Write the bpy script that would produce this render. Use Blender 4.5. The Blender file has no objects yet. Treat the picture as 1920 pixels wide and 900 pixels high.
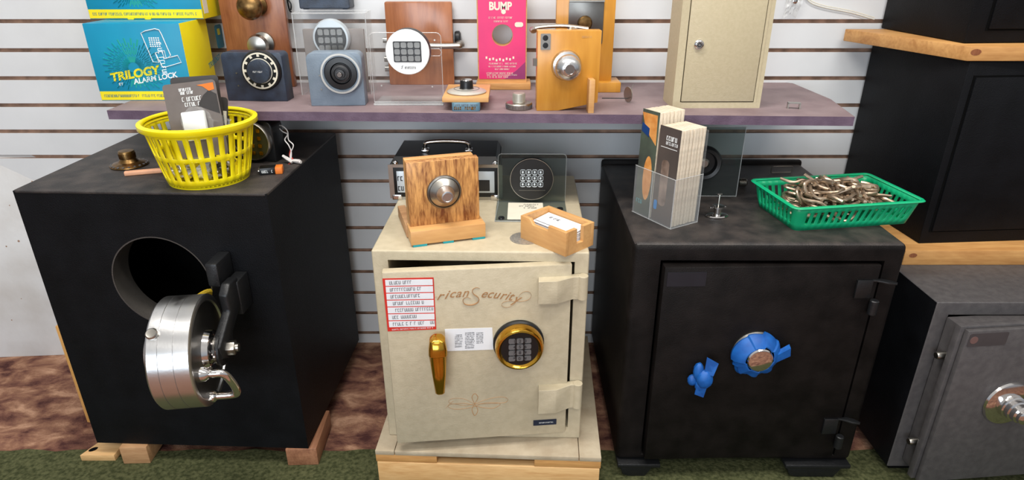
import bpy, bmesh, math, random
from mathutils import Vector, Matrix
R = math.radians
C = bpy.context.scene.collection
# ------------------------------------------------------------------ camera
F = 1207.0; TH = R(24.1); HC = 1.205
cam_d = bpy.data.cameras.new('camera'); cam = bpy.data.objects.new('camera', cam_d); C.objects.link(cam)
cam.location = (0, 0, HC); cam.rotation_euler = (R(90) - TH, 0, 0)
cam_d.sensor_width = 36; cam_d.lens = 36 * F / 1920; cam_d.clip_start = .01
bpy.context.scene.camera = cam
CP = Vector((0, 0, HC))
def ray(x, y):
    u = (x - 960) / F; v = (y - 450) / F
    return Vector((u, math.cos(TH) - v * math.sin(TH), -math.sin(TH) - v * math.cos(TH)))
def G(x, y, Z):                       # point of a horizontal surface
    d = ray(x, y); return CP + d * ((Z - HC) / d.z)
def W(x, y, Y):                       # point of a plane parallel to the wall
    d = ray(x, y); return CP + d * (Y / d.y)
TM = {}
def lp(root, x, y, yl=0.0):           # local (x, z) on the local plane y = yl
    Mi = TM[root].inverted(); o = Mi @ CP; d = Mi.to_3x3() @ ray(x, y)
    p = o + d * ((yl - o.y) / d.y); return p.x, p.z
def lx(root, x, y, xl=0.0):           # local (y, z) on plane x = xl
    Mi = TM[root].inverted(); o = Mi @ CP; d = Mi.to_3x3() @ ray(x, y)
    p = o + d * ((xl - o.x) / d.x); return p.y, p.z
def lz(root, x, y, zl=0.0):
    Mi = TM[root].inverted(); o = Mi @ CP; d = Mi.to_3x3() @ ray(x, y)
    p = o + d * ((zl - o.z) / d.z); return p.x, p.y
# ------------------------------------------------------------------ materials
def lin(c):
    r = []
    for v in c:
        v /= 255.0; r.append(v / 12.92 if v <= .04045 else ((v + .055) / 1.055) ** 2.4)
    return tuple(r) + (1,)
def nodes(name):
    m = bpy.data.materials.new(name); m.use_nodes = True
    nt = m.node_tree; return m, nt, nt.nodes['Principled BSDF']
def sock(bs, n, v):
    if n in bs.inputs: bs.inputs[n].default_value = v
def mat(name, c, rough=.5, metal=0, var=.06, scale=40, bump=0, bscale=300, spec=.5, trans=0, alpha=1, c2=None, detail=4, coat=0, lo=.35, hi=.65, aniso=0):
    m, nt, bs = nodes(name)
    sock(bs, 'Roughness', rough); sock(bs, 'Metallic', metal); sock(bs, 'Specular IOR Level', spec)
    if trans: sock(bs, 'Transmission Weight', trans)
    if coat: sock(bs, 'Coat Weight', coat); sock(bs, 'Coat Roughness', .1)
    if alpha < 1: sock(bs, 'Alpha', alpha)
    if aniso: sock(bs, 'Anisotropic', aniso)
    tc = nt.nodes.new('ShaderNodeTexCoord')
    n = nt.nodes.new('ShaderNodeTexNoise'); n.inputs['Scale'].default_value = scale; n.inputs['Detail'].default_value = detail
    nt.links.new(tc.outputs['Object'], n.inputs['Vector'])
    rp = nt.nodes.new('ShaderNodeValToRGB'); nt.links.new(n.outputs['Fac'], rp.inputs['Fac'])
    a = lin(c); b = lin(c2) if c2 else tuple(max(0, v * (1 - var * 2)) for v in a[:3]) + (1,)
    rp.color_ramp.elements[0].color = b; rp.color_ramp.elements[1].color = a
    rp.color_ramp.elements[0].position = lo; rp.color_ramp.elements[1].position = hi
    nt.links.new(rp.outputs['Color'], bs.inputs['Base Color'])
    if bump:
        n2 = nt.nodes.new('ShaderNodeTexNoise'); n2.inputs['Scale'].default_value = bscale; n2.inputs['Detail'].default_value = 3
        nt.links.new(tc.outputs['Object'], n2.inputs['Vector'])
        bp = nt.nodes.new('ShaderNodeBump'); bp.inputs['Strength'].default_value = bump; bp.inputs['Distance'].default_value = .002
        nt.links.new(n2.outputs['Fac'], bp.inputs['Height']); nt.links.new(bp.outputs['Normal'], bs.inputs['Normal'])
    return m
def wood(name, c1, c2, axis='X', scale=14, rough=.45, coat=0, streak=7, dist=3.0):
    m, nt, bs = nodes(name); sock(bs, 'Roughness', rough)
    if coat: sock(bs, 'Coat Weight', coat); sock(bs, 'Coat Roughness', .15)
    tc = nt.nodes.new('ShaderNodeTexCoord'); mp = nt.nodes.new('ShaderNodeMapping')
    s = [1, 1, 1]; s['XYZ'.index(axis)] = 1.0 / streak; mp.inputs['Scale'].default_value = s
    nt.links.new(tc.outputs['Object'], mp.inputs['Vector'])
    n = nt.nodes.new('ShaderNodeTexNoise'); n.inputs['Scale'].default_value = scale * 2; n.inputs['Detail'].default_value = 6
    n.inputs['Distortion'].default_value = dist * .3; n.inputs['Roughness'].default_value = .65
    n2 = nt.nodes.new('ShaderNodeTexNoise'); n2.inputs['Scale'].default_value = scale * 14; n2.inputs['Detail'].default_value = 3
    for q in (n, n2): nt.links.new(mp.outputs['Vector'], q.inputs['Vector'])
    mx = nt.nodes.new('ShaderNodeMath'); mx.operation = 'MULTIPLY_ADD'; mx.inputs[1].default_value = .35
    ad = nt.nodes.new('ShaderNodeMath'); ad.operation = 'MULTIPLY'; ad.inputs[1].default_value = .68
    nt.links.new(n.outputs['Fac'], ad.inputs[0]); nt.links.new(n2.outputs['Fac'], mx.inputs[0]); nt.links.new(ad.outputs[0], mx.inputs[2])
    rp = nt.nodes.new('ShaderNodeValToRGB'); nt.links.new(mx.outputs[0], rp.inputs['Fac'])
    rp.color_ramp.elements[0].color = lin(c2); rp.color_ramp.elements[1].color = lin(c1)
    rp.color_ramp.elements[0].position = .38; rp.color_ramp.elements[1].position = .62
    nt.links.new(rp.outputs['Color'], bs.inputs['Base Color'])
    return m
def clear(name, tint=(1, 1, 1), op=.12, rough=.05, base=.8):   # thin clear plastic: reflective skin, mostly see-through
    m, nt, bs = nodes(name); out = nt.nodes['Material Output']
    tr = nt.nodes.new('ShaderNodeBsdfTransparent'); tr.inputs['Color'].default_value = (*tint, 1)
    mx = nt.nodes.new('ShaderNodeMixShader'); fr = nt.nodes.new('ShaderNodeLayerWeight'); fr.inputs['Blend'].default_value = .35
    ma = nt.nodes.new('ShaderNodeMath'); ma.operation = 'MULTIPLY_ADD'; ma.inputs[1].default_value = .22; ma.inputs[2].default_value = op; ma.use_clamp = True
    nt.links.new(fr.outputs['Facing'], ma.inputs[0]); nt.links.new(ma.outputs[0], mx.inputs['Fac'])
    sock(bs, 'Base Color', (base, base * 1.02, base * 1.02, 1)); sock(bs, 'Roughness', rough); sock(bs, 'Specular IOR Level', 1.0)
    nt.links.new(tr.outputs[0], mx.inputs[1]); nt.links.new(bs.outputs[0], mx.inputs[2]); nt.links.new(mx.outputs[0], out.inputs['Surface'])
    return m
M = {}
M['white'] = mat('slat_white', (217, 219, 221), .4, var=.03, scale=6, bump=.15, bscale=60)
M['groove'] = mat('groove_brown', (176, 142, 120), .8, var=.25, scale=30)
M['panel'] = mat('panel_white', (208, 208, 208), .5, scale=7, c2=(192, 189, 186), bump=.5, bscale=30)
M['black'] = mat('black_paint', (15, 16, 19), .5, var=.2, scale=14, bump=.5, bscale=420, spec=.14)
M['blackbrown'] = mat('worn_black', (24, 20, 19), .48, var=.3, scale=18, bump=.5, bscale=500, spec=.16)
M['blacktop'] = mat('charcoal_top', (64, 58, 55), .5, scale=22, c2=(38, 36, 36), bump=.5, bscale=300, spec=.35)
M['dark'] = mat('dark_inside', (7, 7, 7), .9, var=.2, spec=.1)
M['blackplastic'] = mat('black_plastic', (18, 19, 21), .35, var=.1, spec=.5)
M['cream'] = mat('cream_paint', (190, 178, 152), .45, scale=60, c2=(182, 170, 144), bump=.25, bscale=260, spec=.4)
M['creamworn'] = mat('cream_worn_wood', (182, 168, 144), .6, scale=16, c2=(162, 146, 122), bump=.35, bscale=130)
M['beige'] = mat('beige_cabinet', (190, 178, 148), .5, scale=130, c2=(184, 172, 141), bump=.25, bscale=400)
M['grey'] = mat('grey_safe', (82, 79, 79), .42, scale=60, c2=(72, 69, 70), bump=.3, bscale=500, spec=.4)
M['greydark'] = mat('dark_grey', (46, 47, 50), .45, scale=40, var=.15, bump=.2)
M['purple'] = mat('mauve_shelf', (136, 118, 120), .6, scale=14, c2=(120, 102, 105), bump=.25, bscale=180)
M['purpleedge'] = mat('purple_edge', (102, 84, 102), .6, scale=30, c2=(86, 68, 86), bump=.3)
M['steel'] = mat('brushed_steel', (212, 212, 212), .3, 1, var=.03, scale=8, bump=.05, bscale=200, aniso=.4)
M['steeldark'] = mat('turned_steel', (128, 126, 122), .35, 1, var=.1, scale=20)
M['chrome'] = mat('chrome', (225, 222, 220), .1, 1, var=.02)
M['nickel'] = mat('satin_nickel', (178, 174, 166), .3, 1, var=.05)
M['brass'] = mat('polished_brass', (214, 164, 62), .16, 1, var=.08, scale=20)
M['oldbrass'] = mat('aged_brass', (150, 116, 72), .32, 1, var=.3, scale=60)
M['teal'] = mat('teal_card', (0, 142, 176), .45, scale=9, c2=(0, 132, 168))
M['tealgreen'] = mat('teal_green_ink', (0, 152, 140), .5, var=.02)
M['yellow'] = mat('yellow_card', (238, 222, 20), .5, scale=8, c2=(230, 208, 10))
M['yellowplastic'] = mat('yellow_plastic', (244, 226, 14), .3, scale=12, c2=(236, 212, 8), spec=.5)
M['ink'] = mat('white_ink', (235, 238, 238), .5, var=.01)
M['tealink'] = mat('teal_ink', (16, 110, 130), .5)
M['blackink'] = mat('black_ink', (60, 62, 66), .6, scale=200, c2=(100, 100, 104))
M['redink'] = mat('red_sticker', (206, 44, 32), .45, var=.05)
M['paper'] = mat('white_paper', (228, 230, 234), .6, var=.02)
M['cardpaper'] = mat('ivory_card', (226, 220, 202), .6, var=.03)
M['pages'] = mat('cream_pages', (222, 208, 186), .8, var=.1, scale=80)
M['goldink'] = mat('gold_lettering', (172, 130, 88), .45, var=.1)
M['navy'] = mat('dark_blue_metal', (52, 64, 82), .4, scale=30, c2=(38, 44, 56), bump=.2, bscale=300, spec=.5)
M['slate'] = mat('blue_grey_metal', (122, 136, 150), .42, scale=25, c2=(110, 124, 138), bump=.25, bscale=300)
M['green'] = mat('green_plastic', (14, 172, 118), .35, scale=10, c2=(8, 158, 106))
M['bluetape'] = mat('blue_masking_tape', (10, 92, 172), .55, scale=50, c2=(6, 76, 152))
M['tape'] = mat('teal_tape', (20, 150, 160), .6)
M['pink'] = mat('pink_card', (228, 48, 112), .4, scale=5, c2=(198, 34, 104))
M['plum'] = mat('plum_card', (122, 34, 92), .4, scale=10, c2=(150, 38, 98))
M['orange'] = mat('orange_print', (226, 120, 40), .5)
M['orangefruit'] = mat('orange_fruit', (222, 158, 88), .5, scale=60, c2=(204, 132, 62))
M['walnut'] = wood('walnut', (152, 96, 62), (118, 66, 40), 'Z', 12, .35, .3)
M['cherry'] = wood('cherry_wood', (166, 104, 64), (138, 80, 44), 'Z', 10, .3, .4)
M['honey'] = wood('honey_wood', (208, 148, 56), (188, 126, 38), 'Z', 5, .35, .3)
M['honeyend'] = wood('honey_side', (220, 168, 100), (196, 140, 72), 'Z', 9, .4)
M['zebra'] = wood('grained_oak', (214, 158, 92), (112, 58, 24), 'Z', 17, .4, .3, 6, 9)
M['pine'] = wood('pine', (218, 178, 124), (196, 150, 96), 'X', 14, .5)
M['pineold'] = wood('old_pine', (190, 148, 106), (158, 114, 76), 'X', 12, .55)
M['plank'] = wood('shelf_plank', (202, 152, 92), (172, 120, 66), 'X', 10, .5)
M['holder'] = wood('maple', (212, 164, 106), (196, 144, 88), 'X', 10, .4)
M['clear'] = clear('clear_acrylic', (.96, .96, .96), .025)
M['clearsoft'] = clear('clear_film', (.95, .95, .95), .28, .2)
M['smoke'] = clear('smoked_acrylic', (.66, .71, .69), .05, .08, .3)
M['pencil'] = mat('pencil_paint', (222, 164, 128), .5)
M['carpetgreen'] = mat('green_carpet', (86, 88, 60), .95, scale=110, c2=(54, 58, 36), bump=1, bscale=160, spec=.1)
M['translucent'] = mat('blue_tin', (96, 132, 150), .3, var=.1)
M['wire'] = mat('wire_white', (210, 206, 204), .5)
M['wirered'] = mat('wire_red', (190, 60, 50), .5)
M['shackle'] = mat('shackle_steel', (206, 184, 160), .36, .85, var=.25, scale=30)
M['olive'] = mat('olive_face', (62, 60, 34), .4, .3)
M['iron'] = mat('black_iron', (26, 27, 29), .4, .2, bump=.3, bscale=200)
M['silverface'] = mat('silver_face', (205, 214, 220), .35, .2, var=.02)
# brown mottled carpet
def carpet():
    m, nt, bs = nodes('brown_carpet'); sock(bs, 'Roughness', .95); sock(bs, 'Specular IOR Level', .1)
    tc = nt.nodes.new('ShaderNodeTexCoord'); mp = nt.nodes.new('ShaderNodeMapping'); mp.inputs['Scale'].default_value = (.75, 1.2, 1)
    nt.links.new(tc.outputs['Object'], mp.inputs['Vector'])
    n = nt.nodes.new('ShaderNodeTexNoise'); n.inputs['Scale'].default_value = 13; n.inputs['Detail'].default_value = 6; n.inputs['Distortion'].default_value = .35; n.inputs['Roughness'].default_value = .62
    nt.links.new(mp.outputs[0], n.inputs['Vector'])
    rp = nt.nodes.new('ShaderNodeValToRGB'); el = rp.color_ramp.elements
    el[0].position = .36; el[0].color = lin((74, 46, 44)); el[1].position = .66; el[1].color = lin((186, 146, 120))
    e = el.new(.46); e.color = lin((116, 80, 68)); e = el.new(.54); e.color = lin((142, 104, 84))
    nt.links.new(n.outputs['Fac'], rp.inputs['Fac']); nt.links.new(rp.outputs[0], bs.inputs['Base Color'])
    n2 = nt.nodes.new('ShaderNodeTexNoise'); n2.inputs['Scale'].default_value = 220; nt.links.new(tc.outputs['Object'], n2.inputs['Vector'])
    bp = nt.nodes.new('ShaderNodeBump'); bp.inputs['Strength'].default_value = .7; bp.inputs['Distance'].default_value = .003
    nt.links.new(n2.outputs['Fac'], bp.inputs['Height']); nt.links.new(bp.outputs[0], bs.inputs['Normal'])
    return m
M['carpet'] = carpet()
# ------------------------------------------------------------------ mesh helpers
T = Matrix.Translation
def Rt(a, ax): return Matrix.Rotation(R(a), 4, ax)
def FR(x=0, z=0, y=0): return T((x, y, z)) @ Rt(90, 'X')        # local z towards the viewer side (-y), local y up
class B:
    def __init__(s): s.bm = bmesh.new(); s.mi = 0
    def _fin(s, g, mtx):
        vs = [v for v in g if isinstance(v, bmesh.types.BMVert)]
        if mtx is not None: bmesh.ops.transform(s.bm, matrix=mtx, verts=vs)
        return vs
    def box(s, x0, x1, y0, y1, z0, z1, bev=0, mtx=None, seg=2):
        bm = bmesh.new(); bmesh.ops.create_cube(bm, size=1)
        bmesh.ops.scale(bm, vec=(abs(x1 - x0), abs(y1 - y0), abs(z1 - z0)), verts=bm.verts)
        bmesh.ops.translate(bm, vec=((x0 + x1) / 2, (y0 + y1) / 2, (z0 + z1) / 2), verts=bm.verts)
        if bev: bmesh.ops.bevel(bm, geom=bm.edges[:], offset=bev, segments=seg, affect='EDGES', profile=.5)
        return s.add(bm, mtx)
    def add(s, bm, mtx=None):
        if mtx is not None: bmesh.ops.transform(bm, matrix=mtx, verts=bm.verts)
        for f in bm.faces: f.material_index = s.mi
        me = bpy.data.meshes.new('tmp'); bm.to_mesh(me); bm.free(); s.bm.from_mesh(me); bpy.data.meshes.remove(me); return s
    def lathe(s, prof, mtx=None, seg=40):
        bm = bmesh.new(); rings = []
        for r, h in prof:
            if r < 1e-6: rings.append([bm.verts.new((0, 0, h))])
            else: rings.append([bm.verts.new((r * math.cos(2 * math.pi * k / seg), r * math.sin(2 * math.pi * k / seg), h)) for k in range(seg)])
        for a, b in zip(rings, rings[1:]):
            for k in range(seg):
                k2 = (k + 1) % seg
                if len(a) == 1 and len(b) == 1: continue
                if len(a) == 1: bm.faces.new((a[0], b[k], b[k2]))
                elif len(b) == 1: bm.faces.new((a[k], a[k2], b[0]))
                else: bm.faces.new((a[k], a[k2], b[k2], b[k]))
        for rg, fl in ((rings[0], True), (rings[-1], False)):
            if len(rg) > 1: bm.faces.new(rg[::-1] if fl else rg)
        bmesh.ops.recalc_face_normals(bm, faces=bm.faces)
        return s.add(bm, mtx)
    def cyl(s, r, h0, h1, mtx=None, seg=32, bev=0):
        if bev: return s.lathe([(r - bev, h0), (r, h0 + bev), (r, h1 - bev), (r - bev, h1)], mtx, seg)
        return s.lathe([(r, h0), (r, h1)], mtx, seg)
    def ring(s, ri, ro, h0, h1, mtx=None, seg=48):
        bm = bmesh.new(); rs = []
        for r, h in ((ri, h0), (ro, h0), (ro, h1), (ri, h1)):
            rs.append([bm.verts.new((r * math.cos(2 * math.pi * k / seg), r * math.sin(2 * math.pi * k / seg), h)) for k in range(seg)])
        for i in range(4):
            a, b = rs[i], rs[(i + 1) % 4]
            for k in range(seg): bm.faces.new((a[k], a[(k + 1) % seg], b[(k + 1) % seg], b[k]))
        bmesh.ops.recalc_face_normals(bm, faces=bm.faces); return s.add(bm, mtx)
    def prism(s, pts, z0, z1, mtx=None, bev=0):
        bm = bmesh.new(); a = [bm.verts.new((x, y, z0)) for x, y in pts]; b = [bm.verts.new((x, y, z1)) for x, y in pts]
        n = len(pts); bm.faces.new(a[::-1]); bm.faces.new(b)
        for k in range(n): bm.faces.new((a[k], a[(k + 1) % n], b[(k + 1) % n], b[k]))
        bmesh.ops.recalc_face_normals(bm, faces=bm.faces)
        if bev: bmesh.ops.bevel(bm, geom=bm.edges[:], offset=bev, segments=2, affect='EDGES', profile=.5)
        return s.add(bm, mtx)
    def tube(s, pts, r, mtx=None, seg=8, closed=False, flat=None):
        pts = [Vector(p) for p in pts]; n = len(pts); bm = bmesh.new(); rings = []; up = None
        for i, p in enumerate(pts):
            if closed: t = pts[(i + 1) % n] - pts[i - 1]
            else: t = pts[min(i + 1, n - 1)] - pts[max(i - 1, 0)]
            t.normalize()
            if up is None:
                up = Vector((0, 0, 1)) if abs(t.z) < .9 else Vector((0, 1, 0))
            sd = t.cross(up); sd.normalize(); up = sd.cross(t); up.normalize()
            rr = r[i] if isinstance(r, (list, tuple)) else r; f = flat or 1
            rings.append([bm.verts.new(p + sd * math.cos(2 * math.pi * k / seg) * rr + up * math.sin(2 * math.pi * k / seg) * rr * f) for k in range(seg)])
        prs = list(zip(rings, rings[1:])) + ([(rings[-1], rings[0])] if closed else [])
        for a, b in prs:
            for k in range(seg): bm.faces.new((a[k], a[(k + 1) % seg], b[(k + 1) % seg], b[k]))
        if not closed: bm.faces.new(rings[0][::-1]); bm.faces.new(rings[-1])
        bmesh.ops.recalc_face_normals(bm, faces=bm.faces); return s.add(bm, mtx)
    def hexa(s, v):   # v: 4 bottom, 4 top points
        bm = bmesh.new(); q = [bm.verts.new(p) for p in v]
        for f in ((3, 2, 1, 0), (4, 5, 6, 7), (0, 1, 5, 4), (1, 2, 6, 5), (2, 3, 7, 6), (3, 0, 4, 7)): bm.faces.new([q[k] for k in f])
        bmesh.ops.recalc_face_normals(bm, faces=bm.faces); return s.add(bm)
def smooth_pts(ctrl, n=8, closed=False):
    P = [Vector(p) for p in ctrl]; out = []; m = len(P)
    rng = range(m) if closed else range(m - 1)
    for i in rng:
        if closed: p0, p1, p2, p3 = P[i - 1], P[i], P[(i + 1) % m], P[(i + 2) % m]
        else: p0, p1, p2, p3 = P[max(i - 1, 0)], P[i], P[i + 1], P[min(i + 2, m - 1)]
        for k in range(n):
            t = k / n; out.append(.5 * ((2 * p1) + (-p0 + p2) * t + (2 * p0 - 5 * p1 + 4 * p2 - p3) * t * t + (-p0 + 3 * p1 - 3 * p2 + p3) * t ** 3))
    if not closed: out.append(P[-1])
    return out
def rrect(x0, x1, y0, y1, r, n=5, corners=(1, 1, 1, 1)):    # BL BR TR TL
    pts = []
    for (cx, cy, a0, on) in ((x0 + r, y0 + r, 180, corners[0]), (x1 - r, y0 + r, 270, corners[1]), (x1 - r, y1 - r, 0, corners[2]), (x0 + r, y1 - r, 90, corners[3])):
        if on: pts += [(cx + r * math.cos(R(a0 + 90 * k / n)), cy + r * math.sin(R(a0 + 90 * k / n))) for k in range(n + 1)]
        else:
            sx = x0 if a0 in (180, 90) else x1; sy = y0 if a0 in (180, 270) else y1; pts.append((sx, sy))
    return pts
def mesh_obj(name, me, m, parent=None, ang=35):
    for x in (m if isinstance(m, (list, tuple)) else [m]): me.materials.append(x)
    me.polygons.foreach_set('use_smooth', [True] * len(me.polygons)); me.set_sharp_from_angle(angle=R(ang))
    o = bpy.data.objects.new(name, me); C.objects.link(o)
    if parent: o.parent = parent
    return o
def P(parent, name, b, m, label=None, ang=35):
    me = bpy.data.meshes.new(name); b.bm.to_mesh(me); b.bm.free()
    o = mesh_obj(name, me, m, parent, ang)
    if label: o['label'] = label
    return o
def thing(name, label, cat, loc, yaw=0, tilt=0, roll=0, group=None):
    o = bpy.data.objects.new(name, None); C.objects.link(o); o.empty_display_size = .02
    o.location = loc; o.rotation_euler = (R(tilt), R(roll), R(yaw)); o['label'] = label; o['category'] = cat
    if group: o['group'] = group
    TM[o] = T(Vector(loc)) @ o.rotation_euler.to_matrix().to_4x4(); return o
def tag(o, label, cat, group=None):
    o['label'] = label; o['category'] = cat
    if group: o['group'] = group
    return o
def struct(name, b, m): o = P(None, name, b, m); o['kind'] = 'structure'; return o
def lettering(parent, name, s, size, m, mtx, ext=.0002, shear=0, align='CENTER', spacing=1, line=1, label=None, sx=1, bold=0):
    cu = bpy.data.curves.new('t', 'FONT'); cu.body = s; cu.size = size; cu.extrude = ext; cu.shear = shear; cu.align_x = align; cu.align_y = 'CENTER'
    cu.space_character = spacing; cu.space_line = line; cu.resolution_u = 3; cu.offset = bold
    to = bpy.data.objects.new('t', cu); C.objects.link(to); bpy.context.view_layer.update()
    me = bpy.data.meshes.new_from_object(to.evaluated_get(bpy.context.evaluated_depsgraph_get()))
    bpy.data.objects.remove(to); bpy.data.curves.remove(cu); me.transform(mtx @ Matrix.Diagonal((sx, 1, 1, 1)))
    me.materials.clear(); me.name = name
    o = mesh_obj(name, me, m, parent)
    if label: o['label'] = label
    return o
rnd = random.Random(5)
def scrib(b, x0, x1, z, h, y, mtx=None, dens=.55, w=None):   # rows of tiny unreadable print, on the plane y, facing -y
    x = x0; w = w or h * .14
    while x < x1 - h * .4:
        if rnd.random() < .16: x += h * .5; continue
        k = rnd.random(); lw = h * dens
        b.box(x, x + w, y - .0003, y, z - h / 2, z + h / 2, mtx=mtx)
        if k < .5: b.box(x, x + lw * .8, y - .0003, y, z + h / 2 - w, z + h / 2, mtx=mtx)
        if k > .3: b.box(x, x + lw * .8, y - .0003, y, z - h / 2, z - h / 2 + w, mtx=mtx)
        if k > .6: b.box(x + lw * .7, x + lw * .7 + w, y - .0003, y, z - h / 2, z + h / 2, mtx=mtx)
        x += lw * 1.15
def copyobj(o, parent=None):
    c = o.copy(); C.objects.link(c)
    if parent: c.parent = parent
    for ch in list(o.children): copyobj(ch, c)
    return c
def keys(root, cx, cz, y, nx, nz, px, pz, kw, kh, m, depth=.002, tilt=None, parent=None, base=None):
    first = None
    for i in range(nx):
        for j in range(nz):
            x = cx + (i - (nx - 1) / 2) * px; z = cz + ((nz - 1) / 2 - j) * pz
            if first is None:
                b = B(); b.prism(rrect(-kw / 2, kw / 2, -kh / 2, kh / 2, min(kw, kh) * .28), 0, depth); b.box(-kw * .12, kw * .12, -kh * .28, kh * .28, depth, depth + .0003)
                first = P(parent or root, 'key', b, m); o = first
            else:
                o = first.copy(); C.objects.link(o)
            o.matrix_local = (base or Matrix()) @ FR(x, z, y)
# ------------------------------------------------------------------ the room
WY = 1.845
b = B(); prof = []; gz = [1.033 - .0764 * k for k in range(-16, 14)]
gz = sorted(z for z in gz if .02 < z < 2.4); gh = .0052; gd = .010
bm = bmesh.new(); z = 0; segs = []
for g in gz: segs.append((z, g - gh, WY, 0)); segs.append((g - gh, g + gh, WY + gd, 1)); z = g + gh
segs.append((z, 2.6, WY, 0))
def strip(bm, pts, mi):
    vs = [bm.verts.new(p) for p in pts]; f = bm.faces.new(vs); f.material_index = mi
X0, X1 = -3.2, 3.2
for i, (z0, z1, y, mi) in enumerate(segs):
    strip(bm, [(X0, y, z0), (X1, y, z0), (X1, y, z1), (X0, y, z1)], mi)
    if i + 1 < len(segs):
        y2 = segs[i + 1][2]; strip(bm, [(X0, y, z1), (X1, y, z1), (X1, y2, z1), (X0, y2, z1)], 1)
strip(bm, [(X0, WY + .03, 0), (X1, WY + .03, 0), (X1, WY + .03, 2.6), (X0, WY + .03, 2.6)], 0)
me = bpy.data.meshes.new('wall_back'); bm.to_mesh(me); bm.free()
o = mesh_obj('wall_back', me, [M['white'], M['groove']]); o['kind'] = 'structure'
b = B(); b.box(-3.2, 3.2, -2.5, WY + .03, -.05, 0); struct('floor', b, M['carpet'])
b = B(); pts = [(-3.2, .8), (3.2, .8)] + [(3.2 - 6.4 * k / 160, 1.322 + .004 * math.sin(k * 1.7) + .003 * rnd.random()) for k in range(161)]
b.prism(pts, 0, .006); o = P(None, 'carpet', b, M['carpetgreen']); tag(o, 'green low-pile carpet covering the floor in front of the brown patterned carpet', 'carpet')
# leaning white panel
r = thing('wall_panel', 'plain white painted panel leaning on the slatted wall at the far left', 'panel', (-1.9, 1.742, .0), 4, -7)
b = B(); b.box(-.9, .75, 0, .012, 0, .672, .001); P(r, 'board', b, M['panel'])
b = B()
for (px, py, s) in ((35, 452, .0035), (140, 420, .002), (60, 340, .002), (22, 600, .002), (12, 462, .0025), (95, 520, .0015), (40, 560, .0015), (18, 385, .0018)):
    x, z = lp(r, px, py); b.cyl(s, 0, .0004, FR(x, z, 0), 8)
P(r, 'stain', b, M['groove'], 'small brown specks')
# ------------------------------------------------------------------ shelf
ZS = .868; TS = .021
r = thing('wall_shelf', 'long mauve shelf board fixed to the white slatted wall', 'shelf', (0, 0, 0))
b = B(); fl = G(200, 207, ZS); frr = G(1603, 219, ZS); mid = G(620, 210, ZS)
pts = [(fl.x, fl.y), (mid.x, mid.y), (frr.x, frr.y), (.800, 1.62), (.79, WY - .012), (.775, WY), (fl.x - .005, WY)]
b.prism(pts, ZS - TS, ZS); me_o = P(r, 'shelf_board', b, [M['purple'], M['purpleedge']])
for f in me_o.data.polygons:
    if abs(f.normal.z) < .5: f.material_index = 1
for x in (-.62, -.02, .55):
    b = B(); b.prism([(WY, ZS - TS), (WY, ZS - TS - .035), (WY - .06, ZS - TS - .02), (1.50, ZS - TS - .006), (1.50, ZS - TS)], x, x + .012, Matrix(((0, 0, 1, 0), (1, 0, 0, 0), (0, 1, 0, 0), (0, 0, 0, 1)))); P(r, 'bracket', b, M['iron'])
# ------------------------------------------------------------------ lock boxes
def carton(name, label, L, Rr, top, Zb, depth, tealtop=True, full=True, yaw=None):
    a = G(*L, Zb); c = G(*Rr, Zb); w = (c - a).length
    yw = math.degrees(math.atan2(c.y - a.y, c.x - a.x)) if yaw is None else yaw
    r = thing(name, label, 'box', a, yw, group='yellow and teal lock cartons'); 
    h = lp(r, *top)[1] if top else .16
    b = B(); b.mi = 0; b.box(0, w, 0, depth, 0, h, .001)
    o = P(r, 'carton', b, [M['yellow'], M['teal']])
    for f in o.data.polygons:
        if f.normal.y < -.9 or f.normal.z > .9: f.material_index = 1
    bb = .023
    b = B(); b.box(.001, w - .001, -.0004, 0, .002, bb); P(r, 'yellow_band', b, M['yellow'])
    b = B(); scrib(b, .01, w - .015, bb / 2 + .001, .006, -.0005); P(r, 'small_print', b, M['tealink'])
    # sunburst
    b = B(); cx, cz = w * .43, h * .44
    for k in range(56):
        a_ = 2 * math.pi * k / 56; r0 = h * .07; r1 = h * (.40 if k % 2 else .34)
        for q in range(3):
            ra = r0 + (r1 - r0) * q / 3; rb = r0 + (r1 - r0) * (q + .8) / 3
            x0_, z0_, x1_, z1_ = cx + ra * math.cos(a_) * 1.05, cz + ra * math.sin(a_), cx + rb * math.cos(a_) * 1.05, cz + rb * math.sin(a_)
            if z0_ < bb + .004 or z1_ < bb + .004 or z1_ > h - .003 or z0_ > h - .003: continue
            b.tube([(x0_, -.0002, z0_), (x1_, -.0002, z1_)], .0011 + q * .0004, seg=4, flat=.3)
    P(r, 'sunburst_print', b, M['tealgreen'])
    return r, w, h
r, w, h = carton('lock_carton', 'teal and yellow lock carton at the bottom of the stack on the shelf', (191, 189), (363, 189), (157, 44), ZS, .15, yaw=1)
fm = lambda px, py, y=-.0006, rr=r: FR(*lp(rr, px, py), y)
x0, z0 = lp(r, 252, 140); rot = Rt(9, 'Z')
lettering(r, 'brand_lettering', 'TRILOGY', .027, M['yellow'], fm(252, 139) @ rot, shear=.2, bold=.0011, sx=1.1)
lettering(r, 'brand_lettering', 'BY', .010, M['ink'], fm(227, 158) @ rot, shear=.2)
lettering(r, 'brand_lettering', 'ALARM LOCK', .0175, M['ink'], fm(291, 147) @ rot, shear=.2, bold=.0004, sx=1.02)
def outline(root, name, pix, rad, m, y=-.001, closed=True, plane=lp):
    b = B(); pts = []
    for px, py in pix:
        a_, z_ = plane(root, px, py, y) if plane is lp else plane(root, px, py, y)
        pts.append((a_, y, z_) if plane is lp else (y, a_, z_))
    b.tube(pts, rad, seg=5, closed=closed); return P(root, name, b, m)
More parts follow.
